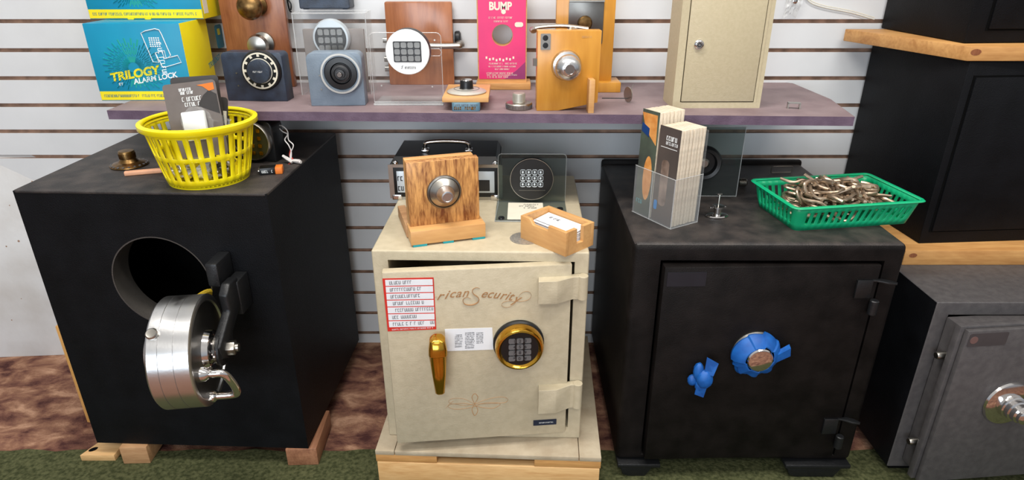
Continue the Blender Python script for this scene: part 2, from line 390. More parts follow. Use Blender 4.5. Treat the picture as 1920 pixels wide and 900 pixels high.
outline(r, 'logo_outline', [(264, 62), (272, 58), (290, 54), (298, 56), (303, 65), (320, 104), (312, 110), (308, 95), (291, 99), (298, 117), (287, 116)], .0010, M['ink'])
outline(r, 'logo_outline', [(291, 99), (303, 96), (309, 110), (333, 104), (340, 117), (306, 127)], .0010, M['ink'])
b = B()
for i in range(5):
    for j in range(5):
        px, py = 280 + i * 4.2 + j * .8, 71 + j * 3.9; x, z = lp(r, px, py); b.box(x - .0018, x + .0012, -.0006, 0, z - .0018, z + .0012)
P(r, 'keypad_print', b, M['ink'])
# print on the yellow side
lettering(r, 'brand_lettering', 'TRILOGY', .02, M['tealink'], T((w + .0004, lx(r, 402, 115, w)[0], lx(r, 402, 115, w)[1])) @ Rt(90, 'Z') @ Rt(90, 'X') @ Rt(12, 'Z'), shear=.2)
b = B(); y_, z_ = lx(r, 411, 68, w); b.prism(rrect(y_ - .022, y_ + .022, z_ - .030, z_ + .030, .008), w, w + .0004, Matrix(((0, 0, 1, 0), (1, 0, 0, 0), (0, 1, 0, 0), (0, 0, 0, 1))))
P(r, 'logo_print', b, M['tealink'])
b = B(); b.prism(rrect(y_ - .008, y_ + .008, z_ + .004, z_ + .02, .002), w + .0004, w + .0008, Matrix(((0, 0, 1, 0), (1, 0, 0, 0), (0, 1, 0, 0), (0, 0, 0, 1))))
P(r, 'logo_print', b, M['yellow'])
hz = ZS + h
r2, w2, h2 = carton('lock_carton', 'teal and yellow lock carton cut by the top edge, stacked on the other carton', (169, 36), (351, 41), None, hz + .0008, .15, yaw=1)
b = B(); 
for px in (247, 279):
    x, z = lp(r2, px, 37); b.prism(rrect(x - .008, x + .008, -.0004, .006, .002), 0, .003, FR(0, 0, 0))
P(r2, 'tuck_tab', b, M['yellow'])
b = B(); b.box(w2, w2 + .0005, .01, .035, .012, .14); P(r2, 'address_label', b, M['cardpaper'])
# ------------------------------------------------------------------ generic boards
def knob_prof(r0, rk, L): return [(r0, 0), (r0, .004), (r0 * .85, .008), (r0 * .35, .011), (r0 * .33, L * .45), (rk * .75, L * .55), (rk, L * .72), (rk * .93, L * .88), (rk * .6, L * .98), (0, L)]
a = G(411 + 26, 159, ZS)
r = thing('door_section', 'tall walnut board section with two round knobs, behind the dark blue dial housing', 'display board', G(437, 163, ZS), 0)
xr = lp(r, 553, 159)[0]; b = B(); b.box(0, xr, 0, .02, 0, .42, .002); P(r, 'board', b, M['walnut'])
x, z = lp(r, 472, 12, -.04); b = B(); b.lathe([(.026, 0), (.026, .006), (.012, .012), (.012, .03), (.022, .036), (.031, .050), (.032, .058), (.026, .07), (.012, .076), (0, .077)], FR(x, z, 0)); P(r, 'knob', b, M['oldbrass'], 'aged brass ball knob')
x, z = lp(r, 487, 84, -.03); b = B(); b.lathe([(.030, 0), (.029, .006), (.013, .012), (.013, .026), (.024, .032), (.028, .042), (.024, .054), (.008, .058), (0, .058)], FR(x, z, 0)); P(r, 'knob', b, M['nickel'], 'satin nickel knob')
# dial housings
def housing(name, label, BL, BR, TL, dialpx, m, rr=.012, dep=.045):
    a = G(*BL, ZS); c = G(*BR, ZS); yw = math.degrees(math.atan2(c.y - a.y, c.x - a.x)) * .6
    r = thing(name, label, 'lock', a, yw); w = (c - a).length; h = lp(r, *TL)[1]
    b = B(); b.prism(rrect(0, w, 0, h, rr, 6, (0, 0, 1, 1)), -dep, 0, FR(0, 0, 0), .0015); P(r, 'housing', b, m, ang=50)
    b = B()
    for k in (.32, .58): b.cyl(.0022, 0, .0012, FR(w * .22, h * k, 0), 10)
    P(r, 'screw', b, M['steeldark'])
    x, z = lp(r, *dialpx, -.012); return r, w, h, x, z
r, w, h, x, z = housing('combination_lock', 'dark blue metal lock housing with a black and white combination dial', (428, 189), (538, 191), (420, 98), (488, 133), M['navy'])
s = w / 112
b = B(); b.lathe([(36 * s, 0), (36 * s, .008), (34 * s, .012), (0, .012)], FR(x, z, 0)); P(r, 'dial_base', b, M['blackplastic'])
b = B(); b.ring(29.5 * s, 32 * s, .012, .014, FR(x, z, 0))
for k in range(12):
    b.box(-2.2 * s, 2.2 * s, 25 * s, 30 * s, .012, .0135, mtx=FR(x, z, 0) @ Rt(30 * k, 'Z'))
b.ring(21 * s, 22.2 * s, .012, .0135, FR(x, z, 0)); P(r, 'dial_markings', b, M['cardpaper'])
b = B(); b.lathe([(21 * s, .012), (21 * s, .022), (20 * s, .025), (12 * s, .026), (0, .026)], FR(x, z, 0)); kb = P(r, 'dial_knob', b, M['navy'])
b = B(); scrib(b, x - 9 * s, x + 9 * s, z, .004, -.0262); P(r, 'knob_print', b, M['ink'])
r, w, h, x, z = housing('combination_lock', 'blue-grey metal lock housing with an open black ring and silver spindle', (584, 199), (686, 197), (575, 99), (639, 138), M['slate'], .016)
s = w / 102
b = B(); b.lathe([(39 * s, 0), (39 * s, .008), (37 * s, .014), (31 * s, .016), (30 * s, .006), (0, .006)], FR(x, z, 0)); P(r, 'dial_ring', b, M['slate'], ang=50)
b = B(); b.ring(33 * s, 36.5 * s, .0145, .0165, FR(x, z, 0)); P(r, 'ring_rim', b, M['nickel'])
b = B(); b.lathe([(29.5 * s, .006), (29 * s, .012), (20 * s, .013), (18 * s, .008), (0, .008)], FR(x, z, 0)); P(r, 'dial_cup', b, M['blackplastic'])
b = B(); b.lathe([(17 * s, .008), (16 * s, .016), (12 * s, .018), (11 * s, .014), (8 * s, .014), (8 * s, .022), (0, .023)], FR(x, z, 0)); P(r, 'hub', b, M['greydark'])
b = B(); b.lathe([(5 * s, .02), (5 * s, .03), (4 * s, .032), (0, .032)], FR(x, z, 0)); P(r, 'spindle', b, M['chrome'])
# acrylic case with keypad
a = G(567, 178, ZS); c = G(699, 172, ZS)
r = thing('keypad_display', 'clear acrylic display case holding a round silver-rimmed keypad', 'keypad', a, 2)
w = (c - a).length; h = lp(r, 545, 25)[1]; x0 = -.004; t = .003; dpt = .085
b = B(); b.box(0, w, 0, t, 0, h, .001); b.box(0, w, t, dpt, h - t, h); b.box(0, t, t, dpt, 0, h - t); b.box(w - t, w, t, dpt, 0, h - t); P(r, 'acrylic_case', b, M['clear'])
b = B()
for xx in (.0, w): b.tube([(xx, 0, 0), (xx, 0, h)], .0012, seg=6)
b.tube([(0, 0, h), (w, 0, h)], .0014, seg=6); b.tube([(0, dpt, h), (w, dpt, h)], .001, seg=6); b.tube([(0, 0, h), (0, dpt, h)], .001, seg=6); b.tube([(w, 0, h), (w, dpt, h)], .001, seg=6)
P(r, 'case_edge', b, M['clearsoft'])
b = B(); b.box(.012, w - .012, .03, .04, 0, h * .80, .003); P(r, 'backing_plate', b, M['steeldark'] if False else mat('grey_plate', (140, 132, 128), .5))
x, z = lp(r, 620, 72, .01); s = .00128
b = B(); b.lathe([(36 * s, 0), (36.5 * s, .014), (34 * s, .02), (31 * s, .0205), (0, .0205)], FR(x, z, .03), 56); P(r, 'keypad_body', b, M['silverface'])
b = B(); c_ = [(30.5 * s * math.cos(R(q)), 30.5 * s * math.sin(R(q)) * 1.0) for q in list(range(-222, 43, 8))]; b.prism(c_, .0205, .0215, FR(x, z, .03)); P(r, 'keypad_face', b, M['greydark'])
keys(r, x, z - .004, .0085, 4, 3, 12.5 * s, 15 * s, 10 * s, 11 * s, M['steeldark'])
# dark box on top of the acrylic case
zt = ZS + h
r = thing('plastic_case', 'dark navy box cut by the top edge, standing on the clear acrylic case', 'box', Vector((G(562, 18, zt).x, G(562, 18, zt).y + .0, zt)), 1)
r.location.z = zt; TM[r] = T(r.location) @ Rt(1, 'Z')
w = lp(r, 656, 17)[0]; b = B(); b.prism(rrect(0, w, 0, .06, .004), 0, .06, T((0, .06, .002)) @ Rt(90, 'X'), .002); b.box(.008, .02, .005, .055, 0, .003); b.box(w - .02, w - .008, .005, .055, 0, .003); P(r, 'case_body', b, M['navy'])
# hanging clip near top
pt = W(538, 0, WY - .02)
r = thing('hanging_clip', 'small dark metal clip hanging on the wall beside the walnut board', 'clip', pt + Vector((0, 0, .02)))
b = B(); b.tube(smooth_pts([(0, .018, .01), (0, 0, 0), (.002, -.004, -.02), (.004, -.002, -.045), (.008, 0, -.05)], 5), .0022, seg=6); b.tube(smooth_pts([(.004, 0, -.02), (.010, -.002, -.032), (.007, 0, -.045)], 5), .002, seg=6); P(r, 'hook', b, M['iron'])
# ------------------------------------------------------------------ cherry board with lever
r = thing('door_section', 'cherry wood board section with a curved nickel lever, behind the clear stand', 'display board', G(732, 159, ZS), 0, -1.5)
w = lp(r, 852, 156)[0]; h = lp(r, 720, 3)[1]
b = B(); b.prism(rrect(-.001, w, 0, h, .005), -.020, 0, FR(), .0012); P(r, 'board', b, M['cherry'])
x, z = lp(r, 776, 82, -.01); b = B(); b.lathe([(.032, 0), (.031, .006), (.026, .010), (.012, .012), (.012, .035), (0, .036)], FR(x, z, 0)); P(r, 'lever_rose', b, M['nickel'])
xe, ze = lp(r, 863, 86, -.03)
b = B(); b.tube(smooth_pts([(x, -.034, z), (x + .03, -.036, z - .002), (x + .07, -.034, ze), (xe - .012, -.03, ze), (xe - .004, -.02, ze + .001), (xe - .004, -.006, ze + .002), (xe - .010, .004, ze + .003)], 6), [.010] * 18 + [.0105, .011, .012, .0125, .013, .013, .0135, .0135, .014, .014, .014, .014, .0135, .013, .012, .011, .010, .009, .008], seg=12, flat=.8); P(r, 'lever', b, M['nickel'])
b = B(); b.lathe([(.016, 0), (.018, .004), (.018, .012), (.012, .016), (0, .016)], T((w + .004, .02, lp(r, 858, 72, .0)[1])) @ Rt(90, 'Y')); P(r, 'back_lever_end', b, M['iron'])
for py in (76, 112, 130):
    b = B(); zz = lp(r, 726, py)[1]; b.prism(rrect(-.007, .007, -.009, .009, .004), 0, .012, T((-.001, .014, zz)) @ Rt(-90, 'Y')); P(r, 'latch', b, M['nickel'])
# white keypad on acrylic stand
r = thing('keypad_display', 'white-faced round black keypad mounted on a clear acrylic stand', 'keypad', G(703, 196, ZS), 0)
w = lp(r, 832, 196)[0]; h = lp(r, 832, 61)[1]
b = B(); b.prism(rrect(0, w, 0, h, .012, 5, (0, 0, 1, 1)), 0, .003, FR()); b.box(0, w, 0, .09, 0, .003); b.box(0, w, -.014, 0, 0, .004, .001); P(r, 'acrylic_stand', b, M['clear'])
b = B(); b.tube([(0, -.012, .003), (w, -.012, .003)], .0024, seg=6); b.tube([(0, -.001, .006), (w, -.001, .006)], .0022, seg=6); b.tube([(x_, -.001, z_) for x_, z_ in rrect(0, w, 0, h, .012, 5, (0, 0, 1, 1))], .001, seg=5, closed=True); P(r, 'stand_edge', b, M['clearsoft'])
x, z = lp(r, 764, 98, -.035); s = .00128
b = B(); b.lathe([(37 * s, .003), (40 * s, .006), (40 * s, .028), (38 * s, .034), (0, .034)], FR(x, z, 0), 56); P(r, 'keypad_body', b, M['blackplastic'])
b = B(); b.lathe([(39.5 * s, .0335), (38.5 * s, .0365), (0, .0368)], FR(x, z, 0), 56); P(r, 'keypad_face', b, M['ink'], 'glossy white round face')
b = B(); b.prism(rrect(x - 25 * s, x + 25 * s, z - 17 * s, z + 19 * s, .003), .0366, .0374, FR()); P(r, 'key_panel', b, M['greydark'])
keys(r, x, z + s, -.0374, 4, 3, 12 * s, 11.5 * s, 10 * s, 9.5 * s, M['steeldark'], .0012)
lettering(r, 'brand_lettering', 'S', .009, M['blackink'], FR(x - 12 * s, z - 26 * s, -.0369), shear=.4); b = B(); scrib(b, x - 8 * s, x + 14 * s, z - 26.5 * s, .0045, -.037); P(r, 'brand_lettering', b, M['blackink'])
b = B(); xx, zz = lp(r, 818, 98, -.003); b.tube([(xx - .016, -.004, zz + .008), (xx + .008, -.004, zz + .008), (xx + .013, -.004, zz), (xx + .008, -.004, zz - .008), (xx - .016, -.004, zz - .008)], .0008, seg=5)
P(r, 'slot_outline', b, M['clearsoft'])
for px, py in ((815, 75), (716, 160), (811, 162)):
    b = B(); xx, zz = lp(r, px, py); b.cyl(.002, 0, .003, FR(xx, zz, -.001), 8); P(r, 'rivet', b, M['nickel'])
# ------------------------------------------------------------------ dial on block on tin
r = thing('tin_box', 'small blue-grey tin with yellow print under the wooden dial block', 'tin', G(847, 209, ZS), 0)
w = lp(r, 900, 209)[0]; h = lp(r, 847, 193)[1]
b = B(); b.prism(rrect(0, w, 0, .05, .008), 0, h, None, .001); P(r, 'tin', b, M['translucent'])
b = B(); scrib(b, .006, w - .004, h * .38, .007, -.0004, w=.0016); P(r, 'yellow_lettering', b, M['brass']); b = B(); scrib(b, .006, w - .006, h * .75, .004, -.0004); P(r, 'dark_lettering', b, M['blackink'])
zb = ZS + h; r = thing('dial_block', 'round silver combination dial with black knob lying on a small pine block', 'lock', G(829, 192, zb), 0)
w = lp(r, 916, 193)[0]; h = lp(r, 830, 183)[1]; yb = lz(r, 838, 158, h)[1]
b = B(); b.box(0, w, 0, yb, 0, h, .001); P(r, 'block', b, M['holder'])
cx, cy = lz(r, 875, 170, h + .004); s = .00118
b = B(); b.lathe([(38 * s, 0), (40 * s, .003), (38 * s, .005), (26 * s, .009), (0, .010)], T((cx, cy, h))); P(r, 'dial', b, mat('dial_alu', (200, 196, 186), .4, .5))
b = B()
for k in range(40): b.box(-.0005, .0005, 26 * s, (34 if k % 5 == 0 else 31) * s, .0, .0004, mtx=T((cx, cy, h + .0065)) @ Rt(9 * k, 'Z') @ Rt(-15, 'X'))
b.ring(25 * s, 26 * s, 0, .0004, T((cx, cy, h + .0092))); P(r, 'dial_markings', b, M['blackink'])
b = B(); b.lathe([(15 * s, .009), (13.5 * s, .011), (13 * s, .027), (12 * s, .029), (0, .029)], T((cx, cy, h))); P(r, 'dial_knob', b, M['blackplastic'])
b = B(); b.lathe([(11.5 * s, 0), (11 * s, .0015), (0, .0015)], T((cx, cy, h + .029))); P(r, 'knob_cap', b, M['chrome'])
# ------------------------------------------------------------------ pink display
r = thing('lock_display', 'bright pink wooden display board with a round hole and white BUMP print', 'display board', G(899, 166, ZS), 0)
x1 = lp(r, 985, 149)[0]; zb = .012; H_ = .30
cx, cz = lp(r, 942, 66); hr = .0265; zc0 = lp(r, 899, 148)[1]
def holed(x0, x1, z0, z1, cx, cz, hr, y0, y1, n=48):
    bm = bmesh.new(); 
    def rim(a):
        c_, s_ = math.cos(a), math.sin(a); t = 1e9
        if c_ > 1e-9: t = min(t, (x1 - cx) / c_)
        if c_ < -1e-9: t = min(t, (x0 - cx) / c_)
        if s_ > 1e-9: t = min(t, (z1 - cz) / s_)
        if s_ < -1e-9: t = min(t, (z0 - cz) / s_)
        return cx + c_ * t, cz + s_ * t
    an = sorted(set([2 * math.pi * k / n for k in range(n)] + [math.atan2(zz - cz, xx - cx) % (2 * math.pi) for xx in (x0, x1) for zz in (z0, z1)]))
    I = []; O = []
    for y in (y0, y1):
        I.append([bm.verts.new((cx + hr * math.cos(a), y, cz + hr * math.sin(a))) for a in an]); O.append([bm.verts.new((rim(a)[0], y, rim(a)[1])) for a in an])
    m_ = len(an)
    for k in range(m_):
        j = (k + 1) % m_
        bm.faces.new((I[0][k], I[0][j], O[0][j], O[0][k])); bm.faces.new((I[1][j], I[1][k], O[1][k], O[1][j]))
        bm.faces.new((I[0][j], I[0][k], I[1][k], I[1][j])); bm.faces.new((O[0][k], O[0][j], O[1][j], O[1][k]))
    bmesh.ops.recalc_face_normals(bm, faces=bm.faces); return bm
b = B(); b.add(holed(-.003, x1 + .003, zb, H_, cx, cz, hr, 0, .035)); P(r, 'board', b, M['plank'])
b = B(); b.add(holed(0, x1, zc0, H_ - .004, cx, cz, hr + .001, -.001, 0)); P(r, 'printed_face', b, M['pink'])
b = B(); b.prism([(x1 * .55, zc0), (x1, zc0), (x1, zc0 + .045), (x1 * .8, zc0 + .022)], .001, .0013, FR()); P(r, 'plum_corner', b, M['plum'])
b = B(); b.box(-.008, x1 + .014, -.02, .05, 0, .018, .002); P(r, 'base', b, M['plank'])
lettering(r, 'display_lettering', 'BUMP', .027, M['cardpaper'], FR(*lp(r, 938, 12), -.0012), bold=.001, sx=.85)
b = B()
for (a0, a1, py, hh) in ((916, 961, 33, .0045), (926, 953, 40, .004), (917, 970, 119, .004), (916, 968, 124.5, .0035), (928, 956, 129.5, .004), (912, 962, 137, .004), (913, 971, 140.5, .0032), (914, 954, 144, .0045)):
    p0 = lp(r, a0, py); p1 = lp(r, a1, py); scrib(b, p0[0], p1[0], p0[1], hh, -.0012)
for k in range(9):
    px = 912 + k * 6.3; py = 108 + 3 * math.sin(k / 8 * math.pi); p0 = lp(r, px, py + (2 if k % 2 else 0)); b.box(p0[0] - .002, p0[0] + .0025, -.0014, -.001, p0[1] - .003, p0[1] + .003)
xx, zz = lp(r, 944, 22, -.001); b.cyl(.006, .0012, .0018, FR(xx, zz, 0), 20)
P(r, 'fine_print', b, M['cardpaper'])
xx, zz = lp(r, 973, 46); b = B(); b.prism(rrect(xx - .011, xx + .011, zz - .006, zz + .006, .0055), .001, .0018, FR()); P(r, 'seal_print', b, M['cardpaper'])
# ------------------------------------------------------------------ dial knob alone
r = thing('combination_dial', 'loose grey combination dial knob lying on the shelf beside the yellow block', 'lock', G(973, 203, ZS), 20)
b = B(); pr = [(.029, 0), (.031, .003), (.031, .012), (.029, .014), (.014, .016)]; b.lathe(pr, None, 40); P(r, 'dial_skirt', b, M['nickel'])
b = B()
for k in range(50): b.box(-.0004, .0004, .0305, .0316, .003, .010 if k % 5 else .012, mtx=Rt(7.2 * k, 'Z'))
P(r, 'dial_markings', b, M['blackink'])
b = B(); b.lathe([(.016, .014), (.0145, .018), (.0145, .034), (.0135, .036), (0, .0365)]); 
for k in range(24): b.box(-.0009, .0009, .0140, .0150, .018, .034, mtx=Rt(15 * k, 'Z'))
P(r, 'grip', b, mat('dull_alu', (186, 182, 170), .45, .6))
# ------------------------------------------------------------------ honey block with steel knob
r = thing('lock_display', 'honey yellow wooden block with a steel keyed knob and chrome corner plate', 'display board', G(1006, 208, ZS), 3)
w = lp(r, 1122, 203)[0]; h = lp(r, 1009, 58)[1]
b = B(); pts = [(0, 0), (w * .34, 0), (w * .84, .014), (w * .98, .018), (w * .99, h), (0, h)]; b.prism(pts, -.034, 0, FR(), .001); P(r, 'block', b, M['honey'])
x, z = lp(r, 1063, 124, -.012)
b = B(); b.lathe([(.034, 0), (.034, .004), (.031, .011), (.020, .014), (.019, .020), (.026, .025), (.029, .034), (.028, .043), (.022, .055), (.014, .060), (.0105, .060), (.0100, .056), (0, .056)], FR(x, z, 0), 48); P(r, 'knob', b, M['steel'])
b = B(); b.lathe([(.0140, .0595), (.0115, .0612), (.0105, .0612), (.0100, .059)], FR(x, z, 0), 32); P(r, 'keyhole_collar', b, M['chrome'])
b = B(); b.lathe([(.0102, .0585), (0, .0588)], FR(x, z, 0), 32); P(r, 'keyway', b, M['dark'])
p0 = lp(r, 1014, 63); p1 = lp(r, 1032, 93); b = B(); b.prism(rrect(p0[0], p1[0], p1[1], p0[1], .002), 0, .002, FR()); P(r, 'corner_plate', b, M['nickel'])
for py in (71, 85):
    xx, zz = lp(r, 1022.5, py); b = B(); b.lathe([(.0063, .002), (.006, .004), (0, .0042)], FR(xx, zz, 0), 24); b.box(-.0012, .0012, -.0035, .0035, .004, .0046, mtx=FR(xx, zz, 0)); P(r, 'lock_cylinder', b, M['blackplastic'])
zz = lp(r, 1003, 118)[1]; b = B(); b.prism([(-.009, .010), (-.009, .016), (0, .025), (0, .006)], zz - .008, zz + .008); P(r, 'latch', b, M['nickel'])
b = B(); b.box(w * .80, w * .89, -.03, -.001, -.0, .075, .0008); P(r, 'prop', b, M['holder'])
b = B(); b.tube(smooth_pts([(w * .86, .075, h - .004), (w * .5, .078, h + .002), (.03, .075, h + .002), (-.004, .07, h - .002), (-.004, .05, h - .006)], 6), .008, seg=10, flat=.6); b.lathe([(.012, 0), (.012, .045)], T((w * .6, .034, h - .01)) @ Rt(-90, 'X')); P(r, 'rear_lever', b, M['nickel'])
b = B(); p0 = lp(r, 1091, 69); scrib(b, p0[0], p0[0] + .022, p0[1], .004, -.0003); P(r, 'scratched_writing', b, M['pine'])
# ------------------------------------------------------------------ orange tall board
r = thing('lock_display', 'tall orange-brown wooden board with a grey metal lock plate on a wood foot', 'display board', G(1040, 172, ZS), 0)
x1 = lp(r, 1146, 165)[0]; b = B(); b.box(0, x1 + .001, .014, .045, .018, .32, .0015); P(r, 'board', b, M['honey'])
b = B(); xb = lp(r, 1164, 178, -.02)[0]; b.box(-.03, xb, -.012, .07, 0, .026, .002); P(r, 'foot', b, M['honey'])
p0 = lp(r, 1067, 3, .014); p1 = lp(r, 1130, 60, .014); b = B(); b.prism(rrect(p0[0], p1[0], p1[1] - .03, p0[1], .004), 0, .003, FR(0, 0, .014), .0006); P(r, 'lock_plate', b, M['steeldark'])
b = B(); b.box(p0[0], p1[0], .004, .014, p0[1], p0[1] + .004); P(r, 'plate_lip', b, M['nickel'])
xx, zz = lp(r, 1097, 44, .005); b = B(); b.lathe([(.019, 0), (.018, .006), (.015, .009), (0, .010)], FR(xx, zz, .011)); P(r, 'lock_cylinder', b, M['oldbrass'])
# disc tailpiece
r = thing('cam_tailpiece', 'thin silver disc standing on edge with a long pin beside the orange board', 'lock part', G(1176, 192, ZS), 0)
b = B(); b.lathe([(.0185, 0), (.0185, .002), (.015, .004), (0, .005)], T((.0, 0, .0192)) @ Rt(22, 'Z') @ Rt(90, 'Y'), 32); P(r, 'disc', b, M['nickel'])
b = B(); b.tube([(0, 0, .010), (-.062, .004, .0095)], .0012, seg=6); P(r, 'pin', b, M['iron'])
b = B(); b.tube(smooth_pts([(.002, 0, .018), (.006, -.002, .030), (.012, 0, .044)], 4), .001, seg=6); P(r, 'clip', b, M['nickel'])
# ------------------------------------------------------------------ key cabinet
r = thing('key_cabinet', 'tall beige steel key cabinet with a round lock, standing on the shelf', 'cabinet', G(1260, 203, ZS), .5)
w = lp(r, 1424, 202)[0]; H_ = .36; yb = lz(r, 1243, 187, 0)[1]
p0 = lp(r, 1275, 192); p1 = lp(r, 1413, 190)
b = B(); b.box(0, w, 0, .003, 0, p0[1]); b.box(0, p0[0], 0, .003, p0[1], H_); b.box(p1[0], w, 0, .003, p0[1], H_); b.box(0, .004, .003, yb, 0, H_); b.box(w - .004, w, .003, yb, 0, H_); b.box(.004, w - .004, yb - .003, yb, 0, H_); b.box(.004, w - .004, .003, yb, 0, .004); b.box(.004, w - .004, .003, yb, H_ - .004, H_)
P(r, 'cabinet_body', b, M['beige'])
b = B(); b.box(p0[0] + .0022, p1[0] - .0018, -.0015, .005, p0[1] + .0022, H_ - .01, .0008); dr = P(r, 'door', b, M['beige'])
xx, zz = lp(r, 1311, 84, -.004); b = B(); b.lathe([(.0115, 0), (.0112, .003), (.009, .0055), (.0075, .006), (.0070, .0045), (0, .0045)], FR(xx, zz, -.0015)); lk = P(dr, 'door_lock', b, M['chrome'])
b = B(); b.ring(.003, .0045, .0045, .0062, FR(xx, zz, -.0015), 20); P(dr, 'keyhole', b, M['iron'])
b = B(); b.tube([(w - .010, -.0004, .012), (w - .010, -.0004, H_)], .0006, seg=4); P(r, 'fold_line', b, M['cream'])
# clip on shelf
r = thing('metal_clip', 'small zinc U-shaped clip lying on the right end of the shelf', 'clip', G(1476, 204, ZS), -12)
b = B(); b.box(0, .003, 0, .012, 0, .014); b.box(0, .028, 0, .012, .012, .0145); b.box(.026, .029, 0, .012, 0, .014); P(r, 'clip', b, M['nickel'])
# wall wires and plastic bag
r = thing('hanging_wires', 'thin tan twin wires drooping across the upper right slatted wall', 'wire', W(1519, 0, WY - .004))
for dz in (0, -.005):
    b = B(); pts = [W(*p, WY - .005) - r.location + Vector((0, 0, dz)) for p in ((1500, -25), (1519, 0), (1545, 10), (1575, 16), (1600, 21), (1640, 33))]; b.tube(smooth_pts(pts, 5), .0011, seg=6); P(r, 'wire', b, M['cardpaper'])
r = thing('plastic_bag', 'crumpled clear plastic packet pinned to the wall right of the key cabinet', 'packet', W(1466, 34, WY - .002))
bm = bmesh.new(); n = 12; vs = {}
for i in range(n):
    for j in range(n):
        u, v = i / (n - 1), j / (n - 1); vs[i, j] = bm.verts.new((u * .055 * (1 - .4 * (1 - v)) , -.006 - .008 * rnd.random(), v * .07 + .01 * math.sin(3 * u)))
for i in range(n - 1):
    for j in range(n - 1): bm.faces.new((vs[i, j], vs[i + 1, j], vs[i + 1, j + 1], vs[i, j + 1]))
b = B(); b.add(bm); P(r, 'film', b, M['clearsoft'])
xx, zz = lp(r, 1487, 2); b = B(); b.lathe([(.003, 0), (.003, .012), (.006, .014), (0, .016)], FR(xx, zz, -.001), 16); P(r, 'pin', b, M['chrome'])

# ------------------------------------------------------------------ box bodies with an opening
def safe_shell(x0, x1, y0, y1, z0, z1, ox0, ox1, oz0, oz1, rec, bev=.006):
    bm = bmesh.new(); v = lambda *p: bm.verts.new(p)
    A = [v(x0, y0, z0), v(x1, y0, z0), v(x1, y0, z1), v(x0, y0, z1)]; D = [v(x0, y1, z0), v(x1, y1, z0), v(x1, y1, z1), v(x0, y1, z1)]
    I = [v(ox0, y0, oz0), v(ox1, y0, oz0), v(ox1, y0, oz1), v(ox0, y0, oz1)]; J = [v(ox0, y0 + rec, oz0), v(ox1, y0 + rec, oz0), v(ox1, y0 + rec, oz1), v(ox0, y0 + rec, oz1)]
    for k in range(4):
        j = (k + 1) % 4
        bm.faces.new((A[k], A[j], I[j], I[k])); bm.faces.new((A[j], A[k], D[k], D[j])); bm.faces.new((I[k], I[j], J[j], J[k]))
    bm.faces.new(D[::-1]); f = bm.faces.new(J)
    bmesh.ops.recalc_face_normals(bm, faces=bm.faces)
    if bev:
        es = [e for e in bm.edges if all(q in A + D for q in e.verts)]
        bmesh.ops.bevel(bm, geom=es, offset=bev, segments=4, affect='EDGES', profile=.5)
    return bm
# ------------------------------------------------------------------ LEFT SAFE
SZ = .060; ST = .743
r = thing('floor_safe', 'large black safe with a round open hole and a swung-out steel plug door', 'safe', (-1.061, 1.291, 0), -2.2)
w = .547; dpt = .50
cx, cz = lp(r, 304, 530); hr = .113
b = B(); b.add(holed(0, w, SZ, ST - .001, cx, cz, hr, 0, .012, 64))
b.box(0, .012, .012, dpt, SZ, ST - .001); b.box(w - .012, w, .012, dpt, SZ, ST - .001); b.box(.012, w - .012, .012, dpt, SZ, SZ + .012); b.box(.012, w - .012, dpt - .012, dpt, SZ, ST - .001)
P(r, 'safe_body', b, M['black'])
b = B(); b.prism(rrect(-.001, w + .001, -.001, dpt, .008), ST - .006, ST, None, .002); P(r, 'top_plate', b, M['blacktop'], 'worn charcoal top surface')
b = B(); b.ring(hr - .003, hr + .001, -.06, -.0005, FR(cx, cz, 0), 64); P(r, 'hole_collar', b, mat('collar_steel', (92, 88, 84), .5, .6, bump=.2))
b = B(); b.box(.013, w - .013, .3, .31, SZ + .013, ST - .01); P(r, 'inner_back', b, M['dark'])
b = B(); pts = [(cx + .02, .05, cz - .10), (cx + .05, .0, cz - .055), (cx + .085, -.01, cz - .03), (cx + .10, .0, cz - .025), (cx + .11, .03, cz - .05)]; b.tube(smooth_pts(pts, 6), .014, seg=10, flat=.5)
P(r, 'yellow_strap', b, mat('yellow_webbing', (190, 160, 30), .7, bump=.8, bscale=400))
# plug door
YL = -.150                                     # plug centre in front of the face
pxx, pzz = lp(r, 350, 658, YL)
ax = Matrix.Rotation(R(10), 4, 'Z') @ Rt(90, 'Y')           # local z -> +x
PM = T((pxx, YL, pzz)) @ ax
pr = .116; L0, L1 = -.036, .046
b = B(); b.lathe([(pr - .004, L0), (pr, L0 + .004), (pr, -.0125), (pr - .0014, -.012), (pr - .0014, -.011), (pr, -.0105), (pr, .0155), (pr - .0014, .016), (pr - .0014, .017), (pr, .0175), (pr, L1 - .002), (pr - .003, L1), (pr - .012, L1), (pr - .014, L1 - .004), (0, L1 - .004)], PM, 96)
dp = P(r, 'plug_door', b, M['steel'], 'round brushed steel plug door')
b = B(); b.lathe([(.046, L0 - .030), (.052, L0 - .026), (.056, L0), (.04, L0 + .001)], PM, 48); P(dp, 'boss', b, M['steel'])
b = B(); b.lathe([(pr - .016, L1 - .0035), (pr - .016, L1 - .003), (0, L1 - .003)], PM, 64); P(dp, 'door_face', b, M['steeldark'])
for (ang, hh) in ((-140, -.022), (-10, .0), (0, .03)):
    b = B(); b.lathe([(.0115, 0), (.0115, .005), (.009, .008), (.006, .0075), (0, .0075)], PM @ Rt(ang + 90, 'Z') @ T((0, -pr, hh)) @ Rt(90, 'X'), 24); P(dp, 'bolt', b, M['nickel'])
b = B(); b.lathe([(.044, L1 - .004), (.040, L1 + .008), (.026, L1 + .012), (.026, L1 + .014), (.034, L1 + .016), (.034, L1 + .020), (.022, L1 + .021)], PM, 40); P(dp, 'hub', b, M['chrome'])
